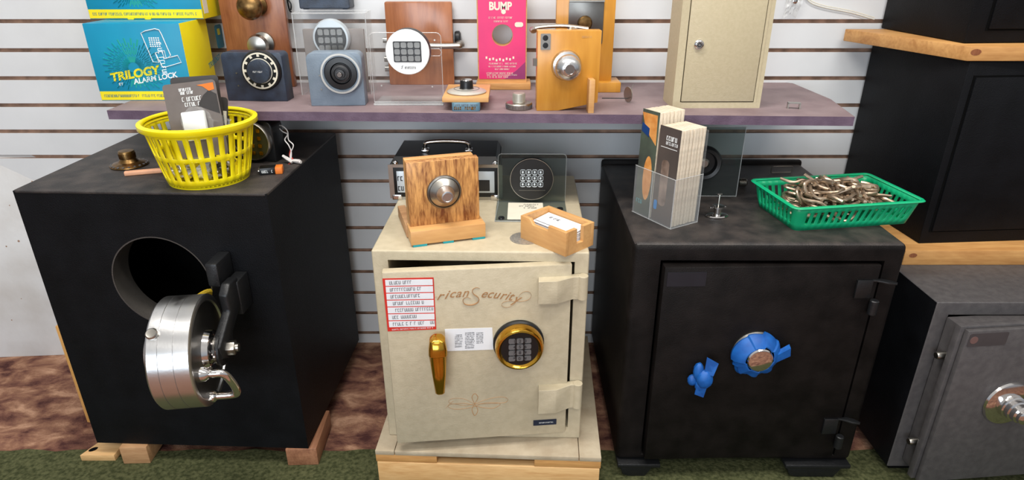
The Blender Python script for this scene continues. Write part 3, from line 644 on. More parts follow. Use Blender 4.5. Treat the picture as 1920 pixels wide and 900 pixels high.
b = B(); b.lathe([(.031, L1 + .02), (.031, L1 + .025), (.0235, L1 + .026)], PM, 32); P(dp, 'copper_washer', b, mat('copper', (206, 140, 108), .25, 1))
b = B(); b.lathe([(.036, L1 + .022), (.036, L1 + .027), (.03, L1 + .029)], PM, 40); P(dp, 'washer', b, M['iron'])
b = B(); b.prism([(.016 * math.cos(R(60 * k + 15)), .016 * math.sin(R(60 * k + 15))) for k in range(6)], L1 + .034, L1 + .052, PM, .001); b.cyl(.009, L1 + .05, L1 + .058, PM, 20); P(dp, 'nut', b, M['nickel'])
# chrome D handle on the lower part of the right end face: PM local x -> down (-z world) , y -> depth
b = B(); hp = smooth_pts([(.020, -.060, L1 - .004), (.020, -.060, L1 + .020), (.024, -.058, L1 + .038), (.052, -.050, L1 + .048), (.082, -.040, L1 + .050), (.092, -.036, L1 + .040), (.092, -.036, L1 - .004)], 6)
b.tube(hp, .0085, PM, 14); b.lathe([(.016, 0), (.014, .01), (.009, .016)], PM @ T((.020, -.060, L1 - .004)), 24); b.lathe([(.014, 0), (.013, .008), (.009, .012)], PM @ T((.092, -.036, L1 - .004)), 24)
P(dp, 'handle', b, M['chrome'])
# bracket on the face: block, arm
p0 = lp(r, 388, 490, -.03); p1 = lp(r, 431, 530, -.03)
b = B(); b.box(p0[0] + .013, p0[0] + .040, -.068, -.0, p1[1] + .008, p0[1] + .012, .005); P(r, 'hinge_block', b, M['iron'])
pe = PM @ Vector((0, 0, L1 + .028)); xa = pe.x - .010
YZ = Matrix(((0, 0, 1, 0), (1, 0, 0, 0), (0, 1, 0, 0), (0, 0, 0, 1)))
at = lx(r, 428, 534, xa + .012)
prof = [(at[0] + .030, at[1] + .004), (at[0] - .006, at[1] + .006), (at[0] - .026, at[1] - .012), (at[0] - .024, at[1] - .05), (pe.y - .030, pe.z + .02), (pe.y - .026, pe.z - .01), (pe.y, pe.z - .026), (pe.y + .026, pe.z - .012), (pe.y + .034, pe.z + .02), (at[0] + .040, at[1] - .05)]
b = B(); b.prism(prof, xa - .001, xa + .019, YZ, .004); P(r, 'hinge_arm', b, M['iron'], ang=50)
b = B(); b.box(xa - .006, xa + .022, at[0] + .02, 0, at[1] - .085, at[1] - .004, .004); P(r, 'hinge_plate', b, M['iron'])
# wood supports
def wood_block(label, loc, yaw, dims, m, bev=.002, name='wood_block', group='rough wood blocks under the black safe', cat='wood block'):
    b = B(); b.box(0, dims[0], 0, dims[1], 0, dims[2], bev); o = P(None, name, b, m)
    o.location = loc; o.rotation_euler = (0, 0, R(yaw)); tag(o, label, cat, group); return o
a = G(232, 870, .006); c = G(283, 871, .006)
wood_block('short square wood block under the left front corner of the round-hole safe', (a.x, a.y, .006), 2, (.068, .2, SZ - .007), M['pineold'])
a = G(540, 873, .006)
wood_block('reddish wood block under the right front corner of the round-hole safe', (a.x, a.y, .006), 2, (.078, .15, SZ - .007), wood('red_pine', (160, 112, 82), (122, 78, 54), 'Y', 12, .5))
a = G(153, 864, .006)
b = B(); b.prism([(0, 0), (.088, 0), (.088, .19), (.05, .11), (.03, .075)], 0, .018, None, .001); o = P(None, 'wood_board', b, M['pine']); o.location = (a.x, a.y, .006); tag(o, 'flat pale pine board with a dark knot, poking out left of the wood block', 'board')
b = B(); b.prism([(.011 * math.cos(k * .5), .007 * math.sin(k * .5)) for k in range(13)][:12], .018, .0184, T((.022, .022, 0)) @ Rt(35, 'Z')); kk = P(o, 'knot', b, M['dark'])
a = W(103, 612, 1.50); 
r = thing('wood_plank', 'narrow orange-toned plank standing upright behind the left side of the round-hole safe', 'plank', (-1.105, 1.44, .0), 0)
b = B(); b.prism([(0, 0), (.035, 0), (.035, W(103, 612, 1.44).z), (0, W(103, 612, 1.44).z)], -.05, 0, FR(), .001); P(r, 'plank', b, M['honeyend'])
xx = W(103, 612, 1.44).x; r.location.x = xx; r.location.z = 0
# ------------------------------------------------------------------ things on the left safe
ZL = ST
r = thing('combination_dial', 'antique brass combination dial with a knurled knob on the black safe top', 'lock', G(243, 310, ZL), 10)
b = B(); b.lathe([(.040, 0), (.042, .002), (.041, .004), (.033, .007), (.022, .010), (.018, .016), (.017, .018)], None, 48); P(r, 'dial_skirt', b, M['oldbrass'])
b = B()
for k in range(20): b.box(-.002, .002, .034, .040, .0045, .0062, mtx=Rt(18 * k, 'Z') @ T((0, 0, 0)))
P(r, 'dial_numbers', b, M['blackink'])
b = B(); b.lathe([(.0175, .018), (.0175, .034), (.0165, .036), (0, .0365)], None, 40)
for k in range(40): b.box(-.0006, .0006, .0172, .0182, .019, .031, mtx=Rt(9 * k, 'Z'))
P(r, 'grip', b, M['oldbrass'])
a = G(234, 331, ZL); c = G(312, 324, ZL); yw = math.degrees(math.atan2(c.y - a.y, c.x - a.x))
r = thing('pencil', 'short flat peach-coloured carpenter pencil lying beside the yellow basket', 'pencil', a, yw)
b = B(); b.prism(rrect(-.001, .013, 0, .010, .003), 0, .135, Matrix(((0, 0, 1, 0), (1, 0, 0, 0), (0, 1, 0, 0), (0, 0, 0, 1))) , .0008); P(r, 'shaft', b, M['pencil'])
b = B(); b.box(-.001, .0, .003, .009, .003, .007); P(r, 'lead', b, M['wirered'])
# yellow basket
cb = G(394, 333, ZL); r = thing('plastic_basket', 'round yellow slotted plastic basket filled with packaged hardware', 'basket', cb, 0, 0)
hb = W(366, 226, cb.y).z - ZL; rb = .084; rt = .110
def RB(a_, v): q = rb + (rt - rb) * v ** .9; return Vector((q * math.cos(a_), q * math.sin(a_), .004 + (hb - .006) * v))
def lattice(fn, nu, vl, slots, closed=True, solid=None):
    bm = bmesh.new(); g = {}
    for i in range(nu):
        for j, v in enumerate(vl): g[i, j] = bm.verts.new(fn(i / nu, v))
    for i in range(nu):
        for j in range(len(vl) - 1):
            if j in slots and i % 2 == 1 and not (solid and solid(i / nu)): continue
            bm.faces.new((g[i, j], g[(i + 1) % nu, j], g[(i + 1) % nu, j + 1], g[i, j + 1]))
    return bm
b = B(); b.add(lattice(lambda u, v: RB(2 * math.pi * u + .02 * math.sin(0), v), 60, [0, .13, .30, .48, .55, .72, .90, 1], (1, 2, 4, 5)))
o = P(r, 'basket_wall', b, M['yellowplastic'], ang=60); md = o.modifiers.new('s', 'SOLIDIFY'); md.thickness = .0028; md.offset = 0
b = B(); b.lathe([(rt - .004, hb - .006), (rt + .004, hb - .010), (rt + .010, hb - .006), (rt + .010, hb + .004), (rt + .002, hb + .007), (rt - .004, hb + .002)], None, 72); 
bm = b.bm; bm.faces.ensure_lookup_table(); bmesh.ops.delete(bm, geom=[f for f in bm.faces if len(f.verts) > 10], context='FACES_ONLY')
o = P(r, 'rim', b, M['yellowplastic'], ang=60); md = o.modifiers.new('s', 'SOLIDIFY'); md.thickness = .002
b = B(); b.lathe([(rb, 0), (rb + .002, .006), (rb - .002, .012), (rb - .004, .006), (0, .005)], None, 64); P(r, 'basket_base', b, M['yellowplastic'])
# contents
def crumple(sx, sy, sz, n, amp, seed):
    q = random.Random(seed); bm = bmesh.new(); bmesh.ops.create_icosphere(bm, subdivisions=3, radius=1)
    for v in bm.verts: v.co = Vector((v.co.x * sx, v.co.y * sy, v.co.z * sz)) * (1 + amp * (q.random() - .5))
    return bm
def content(name, label, cat, px, py, Yoff, fnc, yaw=0, tilt=0, roll=0, group=None):
    o = thing(name, label, cat, W(px, py, cb.y + Yoff), yaw, tilt, roll, group); fnc(o); return o
M['pkg'] = mat('grey_card', (112, 104, 100), .4); M['pkgdark'] = mat('dark_card', (56, 52, 50), .4)
def pack(front, tilt, yaw, TL, TR, Y, hgt, label, m, txt=True, roll=0):
    a_ = W(*TL, Y); c_ = W(*TR, Y); wd = abs(c_.x - a_.x) * 1.0
    o = thing('hardware_package', label, 'package', a_, yaw, tilt, roll, group='carded hardware packages in the yellow basket')
    b = B(); b.prism(rrect(0, wd, -hgt, 0, .008), -.0012, 0, FR()); P(o, 'backing_card', b, m)
    return o, wd
o, wd = pack(0, -12, -3, (303, 160), (405, 146), cb.y - .015, .155, 'grey printed package card with white lettering, foremost in the yellow basket', M['pkg'], roll=-7)
b = B(); 
for (x0_, x1_, z_, hh) in ((.035, .062, -.014, .006), (.037, .068, -.021, .006), (.038, .085, -.034, .009), (.038, .08, -.045, .008)): scrib(b, x0_, x1_, z_, hh, -.0004, w=.0012)
P(o, 'white_lettering', b, M['ink']); 
b = B(); scrib(b, -.085, -.02, -.0, .010, -.0004, mtx=T((.013, 0, 0)) @ Rt(90, 'Y') @ Matrix.Identity(4) , w=.0012)
P(o, 'white_lettering', b, M['ink'])
b = B(); b.prism([(.075, -.008), (.112, -.006), (.112, -.02), (.10, -.022), (.088, -.012)], 0.0002, .0006, FR()); P(o, 'orange_mark', b, M['orange'])
b = B(); b.prism([(.085, -.03), (.10, -.02), (wd - .002, -.03), (wd - .002, -.07), (.07, -.05)], .0002, .0005, FR()); P(o, 'dark_print', b, M['pkgdark'])
b = B(); b.add(crumple(.034, .016, .034, 3, .10, 4), T((.07, -.016, -.085))); P(o, 'plastic_blister', b, M['clear'], ang=20)
b = B(); b.box(.035, .085, -.013, -.002, -.12, -.06, .003); P(o, 'white_part', b, M['ink'])
o, wd = pack(0, -14, 4, (318, 146), (405, 138), cb.y + .02, .15, 'dark package card standing behind the grey card in the yellow basket', M['pkgdark'], roll=-3)
o, wd = pack(0, -16, 12, (350, 178), (424, 190), cb.y + .03, .12, 'small black and white package behind the white box in the yellow basket', M['pkgdark'], roll=6)
b = B(); b.box(.07, wd - .003, -.001, 0, -.1, -.03); P(o, 'white_label', b, M['cardpaper'])
r0 = thing('white_box', 'small white carton with a dark round hole sticking out of the yellow basket', 'box', W(343, 240, cb.y - .03), 8, 0, 4)
b = B(); b.box(0, .05, 0, .03, 0, .024, .001); P(r0, 'carton', b, M['paper']); b = B(); b.cyl(.003, 0, .0006, FR(.025, .012, 0), 14); P(r0, 'hole', b, M['dark'])
r0 = thing('plastic_packet', 'crumpled clear plastic packet in the yellow basket right of the white box', 'packet', W(408, 232, cb.y - .02), 0)
b = B(); b.add(crumple(.026, .02, .02, 3, .45, 8)); P(r0, 'film', b, M['clear'], ang=5)
q = random.Random(3)
for k, (nm, lb, mm) in enumerate([('hardware_packet', 'small clear packet with silver hardware at the bottom of the yellow basket, left', 'nickel'), ('hardware_packet', 'blue-tinted clear packet at the back left inside the yellow basket', 'teal'), ('hardware_packet', 'white packet at the centre of the yellow basket bottom', 'paper'), ('hardware_packet', 'silver packet low on the right inside the yellow basket', 'steeldark'), ('hardware_packet', 'grey crumpled packet halfway up the middle of the yellow basket', 'silverface')]):
    pos = [(-.040, -.03, .022), (-.07, .05, .085), (.005, -.01, .02), (.04, -.02, .024), (.0, -.005, .062)][k]
    r0 = thing(nm, lb, 'packet', cb + Vector(pos), 30 * k, group=None)
    b = B(); b.add(crumple(.03, .022, .016 if k != 4 else .022, 3, .4, 20 + k)); P(r0, 'packet', b, M[mm], ang=5)
    if k in (0, 2, 3):
        b = B(); b.lathe([(.009, 0), (.009, .004), (.005, .006), (.004, .018), (0, .018)], T((.0, -.018, .012)) @ Rt(50, 'X'), 16); P(r0, 'screw', b, M['nickel'])
# black keypad lock behind the basket
a = G(477, 302, ZL); r = thing('keypad_lock', 'black keypad lock with gold keys and round metal rim behind the yellow basket', 'keypad', a, -10)
b = B(); hh = .1005; b.prism(rrect(-.045, .058, 0, hh, .02, 6, (0, 0, 1, 1)), -.05, 0, FR(), .003); P(r, 'housing', b, M['blackplastic'], ang=50)
x, z = .010, hh * .53; s = .00118
b = B(); b.lathe([(.046, 0), (.0475, .004), (.0475, .014), (.045, .018), (.0435, .018), (.0425, .016), (0, .016)], FR(x, z, 0), 56); P(r, 'metal_rim', b, M['nickel'])
b = B(); b.lathe([(.0425, .0155), (.0425, .017), (0, .0172)], FR(x, z, 0), 56); P(r, 'keypad_face', b, M['olive'])
keys(r, x + .004, z, -.017, 3, 4, .019, .018, .009, .009, M['brass'], .002)
# wires + battery
r = thing('battery_lead', 'twisted white and red wires with a connector, coming from the black keypad lock', 'wire', G(540, 305, ZL))
def wpts(l): return [W(px, py, y) - r.location for px, py, y in l]
Y0 = G(540, 305, ZL).y
for k, dd in enumerate((0, 1)):
    b = B(); b.tube(smooth_pts(wpts([(519, 235, Y0 + .05), (529, 236 + 10 * dd, Y0 + .03), (539, 246 + 6 * dd, Y0 + .02), (541 - 7 * dd, 262, Y0 + .01), (550 - 9 * dd, 272, Y0), (546, 284, Y0), (544 + dd * 2, 295, Y0 - .002), (545, 303, Y0 - .004)]), 6), .0014, seg=6); P(r, 'wire', b, M['wire'])
b = B(); b.tube(smooth_pts(wpts([(545, 280, Y0), (543, 292, Y0), (549, 299, Y0 - .004), (540, 309, Y0 - .012), (528, 312, Y0 - .02)]), 6), .0013, seg=6); P(r, 'red_wire', b, M['wirered'])
for (p, q_) in (((530, 292), (548, 304)), ((548, 303), (566, 316)), ((545, 304), (562, 302))):
    b = B(); a1, a2 = wpts([(*p, Y0 - .002), (*q_, Y0 - .012)]); a1.z = max(a1.z, .006); a2.z = max(a2.z, .005); b.tube([a1, a1.lerp(a2, .5), a2], [.003, .0045, .004], seg=6); P(r, 'connector', b, M['wire'])
a = G(487, 329, ZL); r = thing('battery', 'black and copper-topped nine-volt battery lying on the black safe top', 'battery', a, 12)
b = B(); b.box(0, .034, 0, .026, 0, .016, .0018); P(r, 'case', b, M['blackplastic'])
b = B(); b.box(.034, .050, 0, .026, 0, .016, .0018); P(r, 'copper_end', b, M['orange'])
b = B(); scrib(b, .005, .032, .008, .006, -.0003); P(r, 'label_print', b, M['ink'])
b = B(); b.lathe([(.0035, 0), (.0035, .003)], T((0, .008, .008)) @ Rt(-90, 'Y'), 12); b.lathe([(.0045, 0), (.0045, .003)], T((0, .018, .008)) @ Rt(-90, 'Y'), 6); P(r, 'terminal', b, M['nickel'])

# ------------------------------------------------------------------ CREAM SAFE
PZ = .135
r = thing('display_stand', 'low cream-topped wooden platform of planks under the cream safe', 'platform', G(703, 845, PZ), -2.6)
w = (G(1128, 862, PZ) - G(703, 845, PZ)).length; dp_ = .52
b = B(); b.box(0, .045, 0, dp_, PZ - .012 - PZ, 0, .001); P(r, 'plank', b, M['creamworn'])
b = B(); b.box(.0465, w - .052, 0, dp_, -.012, 0, .001); P(r, 'plank', b, M['creamworn'])
b = B(); b.box(w - .0505, w, 0, dp_, -.012, 0, .001); P(r, 'plank', b, M['creamworn'])
for (u0, u1) in ((0, .145), (w - .155, w)):
    b = B(); b.box(u0, u1, .001, dp_ - .01, -.033, -.0122, .001); P(r, 'spacer_block', b, M['plank'])
b = B(); b.box(.002, w - .002, .0, .03, -PZ + .0065, -.0335, .002); P(r, 'front_board', b, M['pine'])
b = B(); b.box(.01, w - .01, .034, dp_ - .02, -PZ + .0065, -.0335); P(r, 'under_frame', b, M['pineold'])
CZ = .63
r = thing('cream_safe', 'small cream safe with gold script lettering, brass handle and brass keypad', 'safe', (-.298, 1.232, PZ), -1.4)
w = .461; h = CZ - PZ; dpt = .51
o0 = lp(r, 723, 492); o1 = lp(r, 1069, 492); ob = lp(r, 1055, 797)[1]
b = B(); b.add(safe_shell(0, w, 0, dpt, 0, h, .034, w - .030, .034, h - .022, .35, .004)); P(r, 'safe_body', b, M['cream'])
# door pivots near the right edge: separate frame
D0 = Vector((w - .036, -.012, 0))
DA = 7.0
DM = T(D0) @ Rt(DA, 'Z')                     # x runs to -x from hinge, rotate so left side comes forward
dr_e = bpy.data.objects.new('tmp', None); TM[dr_e] = TM[r] @ DM
dw = -lp(dr_e, 729, 660)[0]; dz1 = lp(dr_e, 716, 512)[1]; dz0 = lp(dr_e, 742, 816)[1]; tr = lp(dr_e, 1069, 500); br_ = lp(dr_e, 1050, 800)
print('CREAM door', dw, dz0, dz1, tr, br_, 'h', h)
b = B(); b.box(-dw, 0, 0, .022, .028, h - .022, .003, mtx=DM); b.box(-dw + .02, -.02, .022, .06, .05, h - .045, .002, mtx=DM); door = P(r, 'door', b, M['cream'])
def dl(px, py, y=0): return lp(dr_e, px, py, y)
# hinges
for py0, py1 in ((520, 562), (722, 765)):
    xa_, za_ = dl(1010, py0); xb_, zb_ = dl(1010, py1)
    zt_, zb2 = (r and za_), zb_
    b = B(); xh = .036
    prof = [(xa_, 0), (xa_ + .036, 0), (w - .040 - D0.x + .020, -.004), (w - D0.x - .012, -.018 - .004)]
    hp = [(D0.x + xa_, -.012 - .030), (D0.x + xa_ + .040, -.012 - .026), (D0.x + xa_ + .074, -.018), (w - .012, -.016), (w - .004, -.010), (w - .006, -.001), (w - .02, -.001), (D0.x + xa_ + .06, -.006), (D0.x + xa_ + .04, -.014), (D0.x + xa_, -.014)]
    b.prism(hp, zb2, zt_, None, .001); b.cyl(.011, zb2 - .001, zt_ + .001, T((w - .012, -.011, 0)), 24, .001); P(r, 'hinge', b, M['cream'], ang=18)
# sticker
def quadb(pix, y, th=.0006):
    pts = [dl(px, py, y) for px, py in pix]; return pts
b = B(); b.prism(quadb([(717, 522), (813, 520), (818, 617), (727, 621)], 0), .0003, .0010, DM @ FR()); st = P(door, 'price_sticker', b, M['redink'], 'red bordered white sticker with handwriting')
import itertools
for k in range(7):
    ya = 524 + k * 12.9; b = B(); dx = k * 1.15
    b.prism(quadb([(722 + dx, ya + .5), (811 + dx * .6, ya - 1), (811.5 + dx * .6, ya + 10), (723 + dx, ya + 11.6)], 0), .0008, .0013, DM @ FR()); ln = P(st, 'sticker_line', b, M['paper'])
    b = B(); xx0, zz0 = dl(730 + dx, ya + 6); xx1, _ = dl((775, 790, 790, 800, 812, 780, 812)[k] + dx * .3, ya + 6); scrib(b, xx0, xx1, zz0, .0075, -.0014, mtx=DM, w=.0009); P(st, 'handwriting', b, M['blackink'])
b = B(); xx0, zz0 = dl(735, 617.5); xx1, _ = dl(812, 617); scrib(b, xx0, xx1, zz0, .003, -.0012, mtx=DM); P(st, 'footer_print', b, M['paper'])
b = B(); b.prism(quadb([(834, 617), (923, 614), (925, 655), (836, 658)], 0), .0003, .0010, DM @ FR()); pp = P(door, 'paper_note', b, M['paper'], 'small white paper note with faint typing')
b = B()
for cpx, n_, w_ in ((853, 8, 14), (872, 10, 18), (893, 7, 13)):
    for k in range(n_):
        xx0, zz0 = dl(cpx, 624 + k * 3.1 + (853 == cpx) * 4); scrib(b, xx0, xx0 + w_ * .00115, zz0, .0018, -.0011, mtx=DM, w=.0004)
P(pp, 'typing', b, M['blackink'])
# script lettering
def dm(px, py, rot=0): x_, z_ = dl(px, py); return DM @ FR(x_, z_, -.0006) @ Rt(rot, 'Z')
for s_, px, py, sz_, rot, al in (('r', 823, 555, .030, -4, 'CENTER'), ('i', 835, 553, .030, -2, 'CENTER'), ('c', 846, 551, .028, 0, 'CENTER'), ('a', 858, 550.5, .028, 2, 'CENTER'), ('n', 871, 549.5, .028, 4, 'CENTER'), ('e', 906, 551, .028, -3, 'CENTER'), ('c', 917, 551.5, .028, -3, 'CENTER'), ('u', 929, 552.5, .028, -4, 'CENTER'), ('r', 941, 554, .028, -6, 'CENTER'), ('i', 949, 555, .028, -7, 'CENTER'), ('t', 956, 556, .028, -8, 'CENTER'), ('y', 967, 560, .030, -9, 'CENTER')):
    lettering(door, 'gold_lettering', s_, sz_, M['goldink'], dm(px, py, rot), shear=.5, bold=.0002)
def stroke(name, pix, rad, m=None, closed=False, n=8):
    b = B(); pts = []
    for px, py in pix:
        x_, z_ = dl(px, py); pts.append((x_, -.0004, z_))
    sp = smooth_pts(pts, n, closed)
    if isinstance(rad, tuple): rad = [rad[0] + (rad[1] - rad[0]) * math.sin(math.pi * k / (len(sp) - 1)) for k in range(len(sp))]
    b.tube(sp, rad, DM, 5, closed, .3); return P(door, name, b, m or M['goldink'])
stroke('gold_flourish', [(900, 541), (893, 539), (886, 543), (887, 550), (896, 557), (897, 565), (886, 571), (872, 570), (868, 562), (875, 557), (883, 560)], (.0006, .0032))
stroke('gold_flourish', [(820, 556), (814, 557), (811, 559)], .0005)
stroke('gold_flourish', [(970, 562), (962, 572), (950, 576), (941, 573), (943, 567), (955, 564), (975, 565), (990, 562), (996, 554), (992, 547), (982, 547), (974, 553), (973, 558)], (.0005, .0009))
for pix in ([(890, 757), (885, 745), (890, 738), (896, 745), (890, 757)], [(890, 757), (885, 768), (890, 779), (896, 769), (890, 757)], [(890, 757), (870, 748), (850, 747), (841, 752), (848, 757), (870, 756), (890, 760), (905, 764), (925, 765), (938, 758), (930, 755), (905, 756), (890, 762), (870, 766), (852, 767), (840, 762), (850, 757), (870, 760), (890, 757)], [(890, 757), (915, 748), (940, 744), (952, 748), (948, 754), (930, 756), (905, 757), (890, 757)], [(836, 765), (843, 757), (850, 752)]):
    stroke('gold_ornament', pix, (.0005, .0008))
# plate
p0 = dl(1000, 788); p1 = dl(1043, 795); b = B(); b.prism(rrect(p0[0], p1[0], p1[1], p0[1], .001), 0, .0012, DM @ FR()); np_ = P(door, 'name_plate', b, mat('plate_blue', (34, 42, 62), .4))
b = B(); scrib(b, p0[0] + .012, p1[0] - .006, (p0[1] + p1[1]) / 2, .003, -.0013, mtx=DM); P(np_, 'plate_print', b, M['ink'])
# handle
x, z = dl(821, 648, -.02)
b = B(); b.lathe([(.017, 0), (.016, .012), (.0145, .02)], DM @ FR(x, z - .0, 0), 32); P(door, 'handle_rose', b, M['brass'])
bm = bmesh.new(); ring = []
secs = [(z + .026, .011, .012, -.026), (z + .022, .0165, .016, -.028), (z + .004, .0195, .0175, -.032), (z - .010, .0205, .018, -.033), (z - .012, .0195, .016, -.033), (z - .06, .0150, .013, -.036), (z - .108, .0105, .009, -.036), (z - .112, .007, .006, -.036)]
for (zz, hw, hd, yc) in secs:
    ring.append([bm.verts.new((x + hw * math.copysign(abs(math.cos(a_)) ** .6, math.cos(a_)), yc + hd * math.copysign(abs(math.sin(a_)) ** .6, math.sin(a_)), zz)) for a_ in [2 * math.pi * k / 20 for k in range(20)]])
for a_, c_ in zip(ring, ring[1:]):
    for k in range(20): bm.faces.new((a_[k], a_[(k + 1) % 20], c_[(k + 1) % 20], c_[k]))
bm.faces.new(ring[0]); bm.faces.new(ring[-1][::-1]); bmesh.ops.recalc_face_normals(bm, faces=bm.faces); b = B(); b.add(bm, DM); P(door, 'handle', b, M['brass'], 'tapered polished brass lever', ang=40)
# keypad
x, z = dl(972, 641); KM = DM @ FR(x, z, 0)
b = B(); b.lathe([(.056, 0), (.056, .006), (.052, .010)], KM, 64); P(door, 'keypad_gasket', b, M['blackplastic'])
b = B(); b.lathe([(.052, .008), (.0535, .012), (.0525, .028), (.049, .034), (.0455, .035), (.043, .031), (.040, .028)], KM, 64); kp = P(door, 'keypad_bezel', b, M['brass'], 'round polished brass keypad ring')
b = B(); b.lathe([(.0425, .024), (.0425, .029), (.0, .0295)], KM, 64); kf = P(door, 'keypad_face', b, M['blackplastic'])
M['keygrey'] = mat('key_grey', (120, 122, 124), .3, .4); M['keyblack'] = mat('key_black', (30, 30, 33), .3)
keys(r, x, z, -.0295, 3, 4, .0172, .0148, .0145, .0122, M['keygrey'], .002, parent=kp, base=DM)
lettering(kp, 'key_numbers', '1 2 3\n4 5 6\n7 8 9\n* 0 #', .0105, M['keyblack'], KM @ T((0, 0, .0320)), line=1.40, spacing=1.35)
# ------------------------------------------------------------------ things on the cream safe
CTZ = CZ
r = thing('equipment_case', 'black hard case with chrome trim and carry handle, on the cream safe', 'case', G(737, 374, CTZ), -.5)
w = lp(r, 938, 376)[0]; hf = lp(r, 731, 300)[1]; bl = lz(r, 760, 256, hf + .014)
dd = max(.1, min(.24, bl[1])); 
print('CASE', w, hf, bl)
b = B(); b.box(0, w, 0, dd, .006, hf - .016, .004); P(r, 'case_body', b, M['blackplastic'])
b = B(); b.hexa([(0.0, 0, hf - .014), (w, 0, hf - .014), (w, dd, hf - .014), (0, dd, hf - .014), (.010, .012, hf + .006), (w - .010, .012, hf + .006), (w - .010, dd - .01, hf + .006), (.010, dd - .01, hf + .006)]); P(r, 'case_lid', b, M['blackplastic'])
b = B()
for z_ in (.004, hf - .015): b.box(-.0015, w + .0015, -.0015, 0, z_ - .004, z_ + .004)
for x_ in (0, w): b.box(x_ - .006, x_ + .006, -.002, 0, .004, hf - .012)
b.box(-.0015, 0, 0, dd, hf - .019, hf - .011); b.box(w, w + .0015, 0, dd, hf - .019, hf - .011); b.box(-.0015, 0, 0, dd, 0, .008); b.box(w, w + .0015, 0, dd, 0, .008)
P(r, 'metal_trim', b, M['nickel'])
for xc in (.012, w - .012):
    b = B(); b.lathe([(.008, 0), (.007, .003), (.003, .005), (0, .006)], T((xc, .004, hf - .010)) @ Rt(90, 'X'), 20); P(r, 'corner_cap', b, M['chrome']); b = B(); b.box(xc - .012, xc + .012, -.004, .002, .0, .014, .002); P(r, 'corner_cap', b, M['chrome'])
for (x0_, x1_) in ((.014, .034), (w - .060, w - .014)):
    b = B(); b.box(x0_, x1_, -.004, 0, .02, hf - .028, .001); lt = P(r, 'latch_panel', b, M['silverface'])
    b = B(); 
    if x1_ > .1: b.box(x0_ + .006, x1_ - .012, -.0055, -.004, .025, hf - .05)
    else: scrib(b, x0_ + .002, x1_ - .001, hf * .55, .012, -.0045, w=.002); scrib(b, x0_ + .002, x1_ - .001, hf * .3, .012, -.0045, w=.002)
    P(lt, 'latch_print', b, M['keyblack'])
hx0, hy0 = lz(r, 798, 284, hf + .006); hx1, hy1 = lz(r, 880, 282, hf + .006)
b = B(); hpz = hf + .006; b.tube(smooth_pts([(hx0, hy0, hpz), (hx0, hy0 - .004, hpz + .016), (hx0 + .008, hy0 - .006, hpz + .026), ((hx0 + hx1) / 2, hy0 - .006, hpz + .029), (hx1 - .008, hy0 - .006, hpz + .026), (hx1, hy0 - .004, hpz + .016), (hx1, hy0, hpz)], 6), .0055, seg=12); P(r, 'carry_handle', b, M['chrome'])
b = B()
for xc in (hx0, hx1): b.box(xc - .010, xc + .010, hy0 - .012, hy0 + .012, hpz, hpz + .008, .003)
P(r, 'handle_mount', b, M['chrome'])
# wood block with dial
a = G(775, 464, CTZ); c = G(911, 447, CTZ)
r = thing('lock_display', 'grained wooden block on a wood foot with a round steel combination dial', 'display board', a, math.degrees(math.atan2(c.y - a.y, c.x - a.x)))
w = (c - a).length
bhz = lp(r, 772, 437)[1]; bpy_ = .028
p = lp(r, 772, 430, bpy_); q_ = lp(r, 758, 307, bpy_); q2 = lp(r, 905, 294, bpy_)
print('WB', w, bhz, p, q_, q2)
b = B(); b.box(-.004, w, 0, .055, .004, .036, .0015); P(r, 'foot', b, M['holder'])
b = B(); b.box(-.006, .012, .050, .18, .002, .030, .0015); P(r, 'side_rail', b, M['pineold'])
H_ = (q_[1] + q2[1]) / 2
b = B(); b.box(.0, w - .006, bpy_, bpy_ + .022, .036, H_ , .001); P(r, 'block', b, M['zebra'])
b = B(); b.box(.0, w - .012, bpy_ + .0225, bpy_ + .042, .036, H_ + .001, .001); P(r, 'rear_board', b, M['holder'])
for u0, u1 in ((0, .030), (.065, .088), (w - .030, w - .002)):
    b = B(); b.box(u0, u1, -.0008, .05, .0005, .0045); P(r, 'teal_tape', b, M['tape'], 'strip of teal tape under the foot')
x, z = lp(r, 834, 362, bpy_ - .01); KM = FR(x, z, bpy_)
b = B(); b.lathe([(.036, 0), (.0375, .003), (.0365, .006), (.0335, .008), (.033, .006)], KM, 56); P(r, 'dial_ring', b, M['steeldark'])
b = B(); b.lathe([(.0325, .004), (.0325, .007), (.030, .010), (.022, .016), (.020, .018)], KM, 56); P(r, 'dial', b, M['nickel'])
b = B()
for k in range(50): b.box(-.0003, .0003, .0265, .0305, .0, .0004, mtx=KM @ Rt(7.2 * k, 'Z') @ T((0, 0, .0118)) @ Rt(-25, 'X') @ T((0, 0, .0)))
P(r, 'dial_markings', b, M['blackink'])
b = B(); b.lathe([(.0195, .016), (.0185, .020), (.0145, .026), (.0135, .036), (.0125, .0385), (.010, .039), (.009, .037), (0, .037)], KM, 40); P(r, 'dial_knob', b, M['steel'])
# smoked acrylic stand with black keypad
r = thing('keypad_display', 'black round keypad with white-outlined keys on a clear acrylic stand, below the shelf', 'keypad', G(935, 378, CTZ), -1)
xl = 0; xr = lp(r, 1059, 378)[0]; h = lp(r, 1050, 289)[1]; 
fx, fy = lz(r, 927, 416, 0)
b = B(); b.prism(rrect(0, xr, 0, h, .008, 5, (0, 0, 1, 1)), 0, .003, FR()); b.box(-.004, xr, fy, 0, 0, .003); P(r, 'acrylic_stand', b, M['smoke'])
b = B(); b.tube([(x_, -.001, z_) for x_, z_ in rrect(0, xr, 0, h, .008, 5, (0, 0, 1, 1))], .0011, seg=5, closed=True); b.tube([(-.004, fy, .002), (xr, fy, .002)], .0015, seg=5); b.tube([(-.004, fy, .002), (0, 0, .002)], .0012, seg=5); P(r, 'stand_edge', b, M['clearsoft'])
x, z = lp(r, 997, 337, -.02); s = 1 / 800
